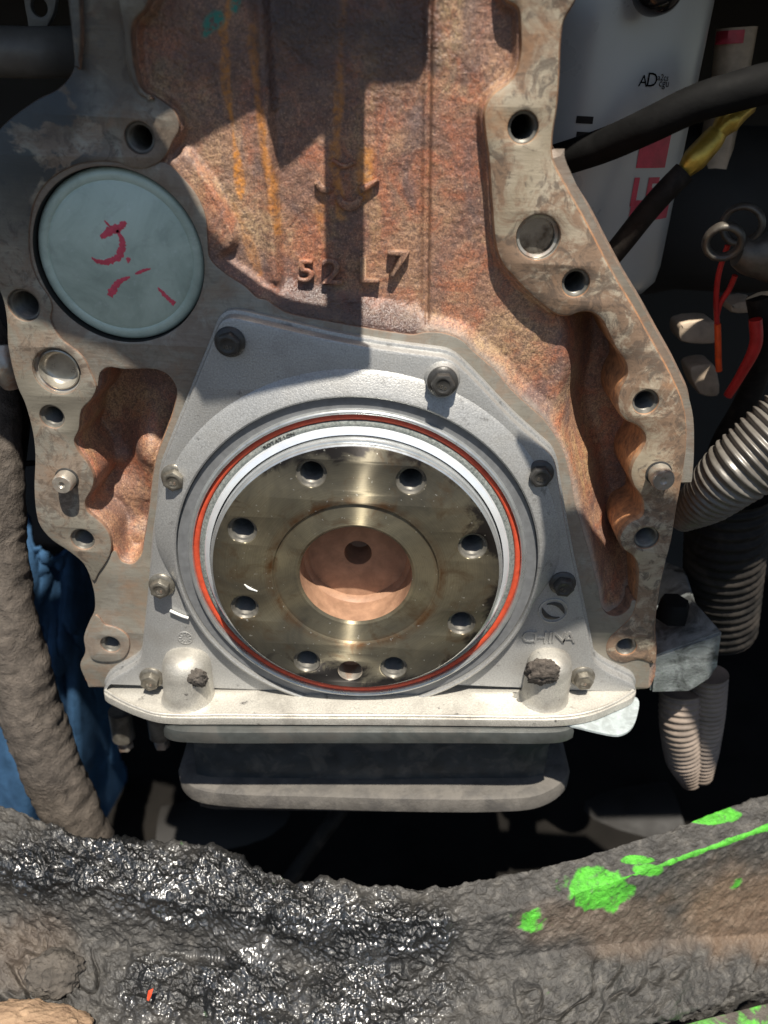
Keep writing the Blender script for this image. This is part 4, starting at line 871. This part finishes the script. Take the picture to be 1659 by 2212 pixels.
# under the engine
o = tag(mesh('shade_underlay', [(a, b, c_) for c_ in (0.372, 0.378) for a, b in ((-0.7, -0.03), (0.7, -0.03), (0.7, 0.60), (-0.7, 0.60))], [(0, 3, 2, 1), (4, 5, 6, 7), (0, 1, 5, 4), (1, 2, 6, 5), (2, 3, 7, 6), (3, 0, 4, 7)], m_plain('shade_black', (0.009, 0.008, 0.007), 0.9, 0, 0.5, 15, 0.3, spec=0.1), None, 0), 'added black tray below the engine', 'underlay')  # near-black sheet added so the space under the engine reads as shade
ptube('steering_rod', [(560, 1990, .05), (640, 1880, .08), (720, 1770, .10), (790, 1680, .13)], 0.006, MBLKD, 'dim rod crossing the dark gap under the oil pan', 'rod', 12)
ptube('axle_tube', [(360, 1850, .16), (520, 1830, .17), (800, 1835, .20), (1100, 1830, .2), (1460, 1800, .2)], 0.045, m_plain('brown_axle', (0.010, 0.009, 0.008), 0.75, 0, 0.4, 40), 'brown axle tube lost in the gloom under the engine', 'axle', 28)

# ------------------------------------------------------------------ chassis crossmember in the foreground
def crossmember():
    U = 1450
    xs = np.linspace(-330, 2000, U)
    R0 = np.array(smooth([(-120, 1690), (-40, 1718), (0, 1732), (60, 1752), (150, 1790), (240, 1818), (330, 1824), (430, 1822), (500, 1858), (620, 1892), (700, 1904), (800, 1911), (950, 1908), (1080, 1893), (1200, 1862), (1340, 1822), (1450, 1786), (1560, 1748), (1659, 1713), (1800, 1662)], 8, False))
    R1 = np.array(smooth([(-120, 1810), (0, 1850), (150, 1900), (300, 1935), (500, 1965), (700, 1984), (850, 1990), (1000, 1982), (1100, 1966), (1200, 1945), (1300, 1914), (1450, 1862), (1560, 1822), (1659, 1786), (1800, 1735)], 8, False))
    R2 = np.array(smooth([(-120, 1960), (0, 1985), (200, 2030), (400, 2062), (600, 2080), (800, 2086), (1000, 2080), (1106, 2068), (1273, 2042), (1440, 2029), (1659, 2016), (1800, 2005)], 8, False))
    R3 = np.array(smooth([(-120, 2330), (600, 2340), (1100, 2290), (1250, 2246), (1380, 2210), (1500, 2180), (1659, 2136), (1800, 2096)], 8, False))
    def f(Rr):                             # the edge lines run straight on past the points that were measured
        s0 = (Rr[4, 1]-Rr[0, 1])/(Rr[4, 0]-Rr[0, 0]); s1 = (Rr[-1, 1]-Rr[-5, 1])/(Rr[-1, 0]-Rr[-5, 0])
        return np.interp(xs, Rr[:, 0], Rr[:, 1])+np.minimum(xs-Rr[0, 0], 0)*s0+np.maximum(xs-Rr[-1, 0], 0)*s1
    ZT = 0.625
    p0 = pz(xs, f(R0), ZT); p1 = pz(xs, f(R1), ZT-0.0015)
    r2 = ray(xs, f(R2)); p2 = CAM+r2*((p1[:, 1]-0.006+D)/r2[:, 1])[:, None]
    zl_ = p2[:, 2]-0.004
    r3 = ray(xs, f(R3)); p3 = CAM+r3*((zl_-CAM[2])/r3[:, 2])[:, None]
    pb = p0+np.array([0, 0.004, -0.05])
    p4 = p3+np.array([0, 0.002, -0.012])
    rows = [(pb, p0, 20), (p0, p1, 100), (p1, p2, 110), (p2, p3, 190), (p3, p4, 16)]
    G = []
    for a, b, n in rows:
        for k in range(n): G.append(a+(b-a)*k/n)
    G.append(p4); G = np.array(G)
    # round the folds
    for _ in range(14): G[1:-1] = 0.25*G[:-2]+0.5*G[1:-1]+0.25*G[2:]
    # image-plane position of every point, only used to lay out where the dirt and paint sit
    q = G-CAM; dz = q@Fv; u = q@Xv/dz; v = q@Dv/dz; c, s = math.cos(ROLL), math.sin(ROLL); IX = 829.5+FPX*(c*u+s*v); IY = 1106+FPX*(-s*u+c*v)
    x = G[..., 0]; y = np.r_[np.zeros((1, G.shape[1])), np.cumsum(np.linalg.norm(np.diff(G, axis=0), axis=2), axis=0)]+0.35*x*x
    n1 = fbm(x+2, y+2, 26, 5, 1); n2 = fbm(x+5, y+5, 95, 4, 2); n3 = fbm(x+8, y+8, 420, 3, 3); nn = fbm(x+1, y+1, 40, 4, 6)
    def blob(cx, cy, rx, ry, e=0.5): return sstep(1.0, 0.35, np.sqrt(((IX-cx)/rx)**2+((IY-cy)/ry)**2)+(nn-0.5)*2*e)
    wet = np.maximum.reduce([blob(190, 1860, 330, 105, 0.4), blob(430, 1930, 300, 120, 0.4), blob(650, 1960, 290, 100, 0.4), blob(790, 2020, 280, 110, 0.4), blob(480, 2140, 300, 130, 0.45), blob(830, 2140, 270, 125, 0.45), blob(650, 2230, 420, 70, 0.4)])
    tan = np.maximum(blob(1640, 1960, 280, 170), 0.35*blob(40, 2050, 160, 100)); tan = np.maximum(tan, 0.5*blob(1350, 2010, 260, 90))
    green = np.maximum.reduce([blob(1295, 1915, 95, 72, 0.3), blob(1380, 1855, 55, 14, 0.2), blob(1530, 1765, 130, 30, 0.35), blob(1400, 1880, 50, 26, 0.3), 0.6*blob(1215, 1905, 30, 45, 0.4), 0.45*blob(1160, 1985, 120, 32, 0.5), 0.25*blob(940, 2025, 40, 18, 0.4), 0.35*blob(1600, 1905, 60, 28, 0.6), 0.2*blob(590, 2110, 40, 10, 0.4)])
    fold = np.abs(IY-np.interp(IX, R1[:, 0], R1[:, 1])); edge = sstep(9, 3, fold+(nn-0.5)*8)*sstep(1150, 1260, IX)*sstep(0.35, 0.55, nn+0.15); green = np.maximum(green, edge)
    gn = fbm(x+61, y+61, 120, 6, 3); green = sstep(0.40, 0.64, green*0.95+(gn-0.5)*1.2)
    lump = 0.25+0.75*sstep(1250, 850, IX); ledge = sstep(0, 60, IY-np.interp(IX, R2[:, 0], R2[:, 1]))
    lump = np.maximum(lump, ledge*0.8)
    h = (n1-0.5)*0.010*lump+(n2-0.5)*0.0065*(0.25+0.75*lump)+(n3-0.5)*0.0018*(0.4+0.9*lump)*(1-0.75*np.minimum(green*1.4, 1))
    wx, wy = x+0.0016*(fbm(x+41, y+41, 300, 3, 1)-0.5)*2, y+0.0016*(fbm(x+47, y+47, 300, 3, 2)-0.5)*2
    dome = lambda f, c: np.sqrt(np.clip(1-worley(wx+c, wy+c, f, c % 7)**2*1.15, 0, 1))
    clus = sstep(0.40, 0.58, fbm(x+21, y+21, 70, 4, 6))
    h += wet*(0.25+0.75*clus)*(0.0013*dome(330, 3)*(0.4+n2)+0.0009*dome(640, 5)*n2*1.6+(n3-0.5)*0.0010)
    # dry cracks on the ledge
    cr_ = np.abs(fbm(x+11, y+11, 30, 3, 7)-0.5); h -= 0.004*sstep(0.03, 0.0, cr_)*lump*ledge*(1-wet)
    du = np.gradient(G, axis=1); dv = np.gradient(G, axis=0); N = np.cross(dv, du); N /= np.linalg.norm(N, axis=2)[..., None]
    sgn = np.sign(N[120, 700, 2]); N *= sgn
    G = G+N*h[..., None]
    H, Wd = G.shape[:2]; I = np.arange(H*Wd).reshape(H, Wd)
    Q = np.c_[I[:-1, :-1].ravel(), I[1:, :-1].ravel(), I[1:, 1:].ravel(), I[:-1, 1:].ravel()]
    o = mesh('crossmember', G.reshape(-1, 3), Q.tolist(), MGRE, None, 85)
    me = o.data
    for nm, arr in (('wet', wet), ('tan', tan), ('green', green)):
        at_ = me.attributes.new(nm, 'FLOAT', 'POINT'); at_.data.foreach_set('value', arr.ravel().astype(np.float32))
    me.flip_normals() if me.polygons[H*10].normal.z < 0 else None
    tag(o, 'curved chassis crossmember under black grease with flakes of bright green paint', 'crossmember')
    return o
crossmember()
def on_beam(x, y, z): return pz(x, y, z)
crust('mud_clod', on_beam(60, 2235, 0.590), 0.026, 0.013, 0.0095, MTAN, 'big tan clod of dried mud at the end of the crossmember', 'mud', 21.0, 60, 0.35)
crust('mud_clod', on_beam(118, 2105, 0.590), 0.0125, 0.010, 0.009, MDKM, 'round dark grey clod of mud beside the tan clod', 'mud', 5.0, 50, 0.45)
fpz = 0.560
o = tag(slab('frame_plate', [tuple(pz(a, b, fpz)[:2]) for a, b in ((1180, 2330), (1380, 2240), (1520, 2200), (1680, 2160), (1800, 2130), (1800, 2420), (1180, 2420))], fpz-0.008, fpz, MFRM, None, 0.001), 'lower frame plate with worn green paint below the crossmember', 'plate')
for (x, y), lab in (((325, 2160), 'orange leaf scrap stuck in the wet black grease'), ((1660, 2393), 'x'))[:1]:
    p = pz(x, y, 0.600)+np.array([0, 0, 0.004]); o = mesh('leaf_scrap', [p+np.array(k) for k in ((-.0012, .0022, -.001), (.0010, .0024, 0.0005), (.0006, 0, -.001), (.0005, -.0026, .0), (-.0007, -.0018, -.0008), (-.0009, .0003, .0))], [(0, 5, 2, 1), (5, 4, 3, 2)], MORANGE, None, 0)
    s = o.modifiers.new('thick', 'SOLIDIFY'); s.thickness = 0.0004; tag(o, lab, 'leaf')

# ------------------------------------------------------------------ sheets added over and behind the engine to shade and darken the view
ZC = 1.045
def up(x, y, d=0.0):                       # the point of the overhead panel that shades this place on the rear face
    p = px(x, y, d); t = (ZC-p[2])/TO_SUN[2]; q = p+t*TO_SUN; return (float(q[0]), float(q[1]))
edge = [(930, -20), (928, 100), (905, 130), (800, 132), (791, 150), (790, 300), (789, 520), (788, 690), (800, 745), (800, 800), (740, 838), (640, 858), (553, 866), (440, 876), (390, 850), (300, 795), (240, 748), (150, 722), (60, 692), (-60, 645), (-200, 600)]
litp = [(335, 368), (397, 330), (470, 288), (550, 240), (578, 290), (603, 333), (640, 305), (701, 240), (702, 400), (703, 560), (704, 690), (650, 684), (600, 670), (547, 640), (490, 595), (443, 545), (395, 455)]
E_ = [up(x, y, 0.006 if y < 690 else (-0.008 if 400 < x < 900 else 0.0)) for x, y in edge]
Hh = [up(x, y, 0.006) for x, y in litp]
panel = [(0.9, 0.9), (0.9, -0.085), (0.240, -0.085), (0.218, -0.042), (0.152, -0.036), (0.140, 0.0), (E_[0][0]+0.012, 0.008)] + E_ + [(-0.6, -0.10), (-0.6, 0.9)]
slotL = [(-0.34, 0.0), (-0.205, 0.0), (-0.200, -0.02), (-0.215, -0.045), (-0.24, -0.030), (-0.27, -0.05), (-0.34, -0.045)]
slotR = [up(x, y, 0.10) for x, y in ((1440, 690), (1480, 670), (1580, 670), (1590, 780), (1580, 880), (1540, 870), (1500, 830), (1460, 780))]
cf = thing('shade_panel', 'unseen panel added above the engine, cut to cast shadows', 'panel', (0, 0.4, ZC))  # added out of view; outline and slots follow the wanted shadow edges
def hpanel(name, outer, holes, z, th, m, parent):
    V, Fc = plate_data(outer, holes, 0, th, 0.0005); V = [(a, c_, z+bb) for a, bb, c_ in V]
    me = bpy.data.meshes.new(name); me.from_pydata(V, [], Fc); me.update()
    bm = bmesh.new(); bm.from_mesh(me); bmesh.ops.recalc_face_normals(bm, faces=bm.faces); bm.to_mesh(me); bm.free()
    return link(name, me, m, parent)
hpanel('sheet', panel, [Hh, slotL, slotR], ZC, 0.003, MBAY, cf)
band = [(1112, 965), (1178, 985), (1240, 1050), (1340, 1085), (1480, 1095), (1640, 1110), (1900, 1130), (1900, 1560), (1640, 1560), (1585, 1440), (1566, 1366), (1440, 1400), (1290, 1378), (1180, 1384), (1112, 1390), (1140, 1330), (1164, 1210), (1150, 1060)]
ar = thing('shade_blocker', 'unseen arm reaching over the engine from the side', 'blocker', (0.2, -0.1, ZC))  # added out of view to cast the shade band at lower right
hpanel('web', [up(x, y, -0.008 if x < 1260 else 0.0) for x, y in band], [], ZC, 0.006, MBAY, ar)
hb = [up(1900, 1130), up(1900, 1280)]
o = tag(mesh('bay_backdrop', [(-0.9, 0.62, 0.0), (0.9, 0.62, 0.0), (0.9, 0.62, 1.5), (-0.9, 0.62, 1.5), (-0.9, 0.63, 0.0), (0.9, 0.63, 0.0), (0.9, 0.63, 1.5), (-0.9, 0.63, 1.5)], [(0, 1, 2, 3), (7, 6, 5, 4), (0, 4, 5, 1), (3, 2, 6, 7), (0, 3, 7, 4), (1, 5, 6, 2)], MBAY, None, 0), 'dark backdrop added far behind the block to read as shade', 'panel')  # near-black sheet added so gaps behind the block read as shade
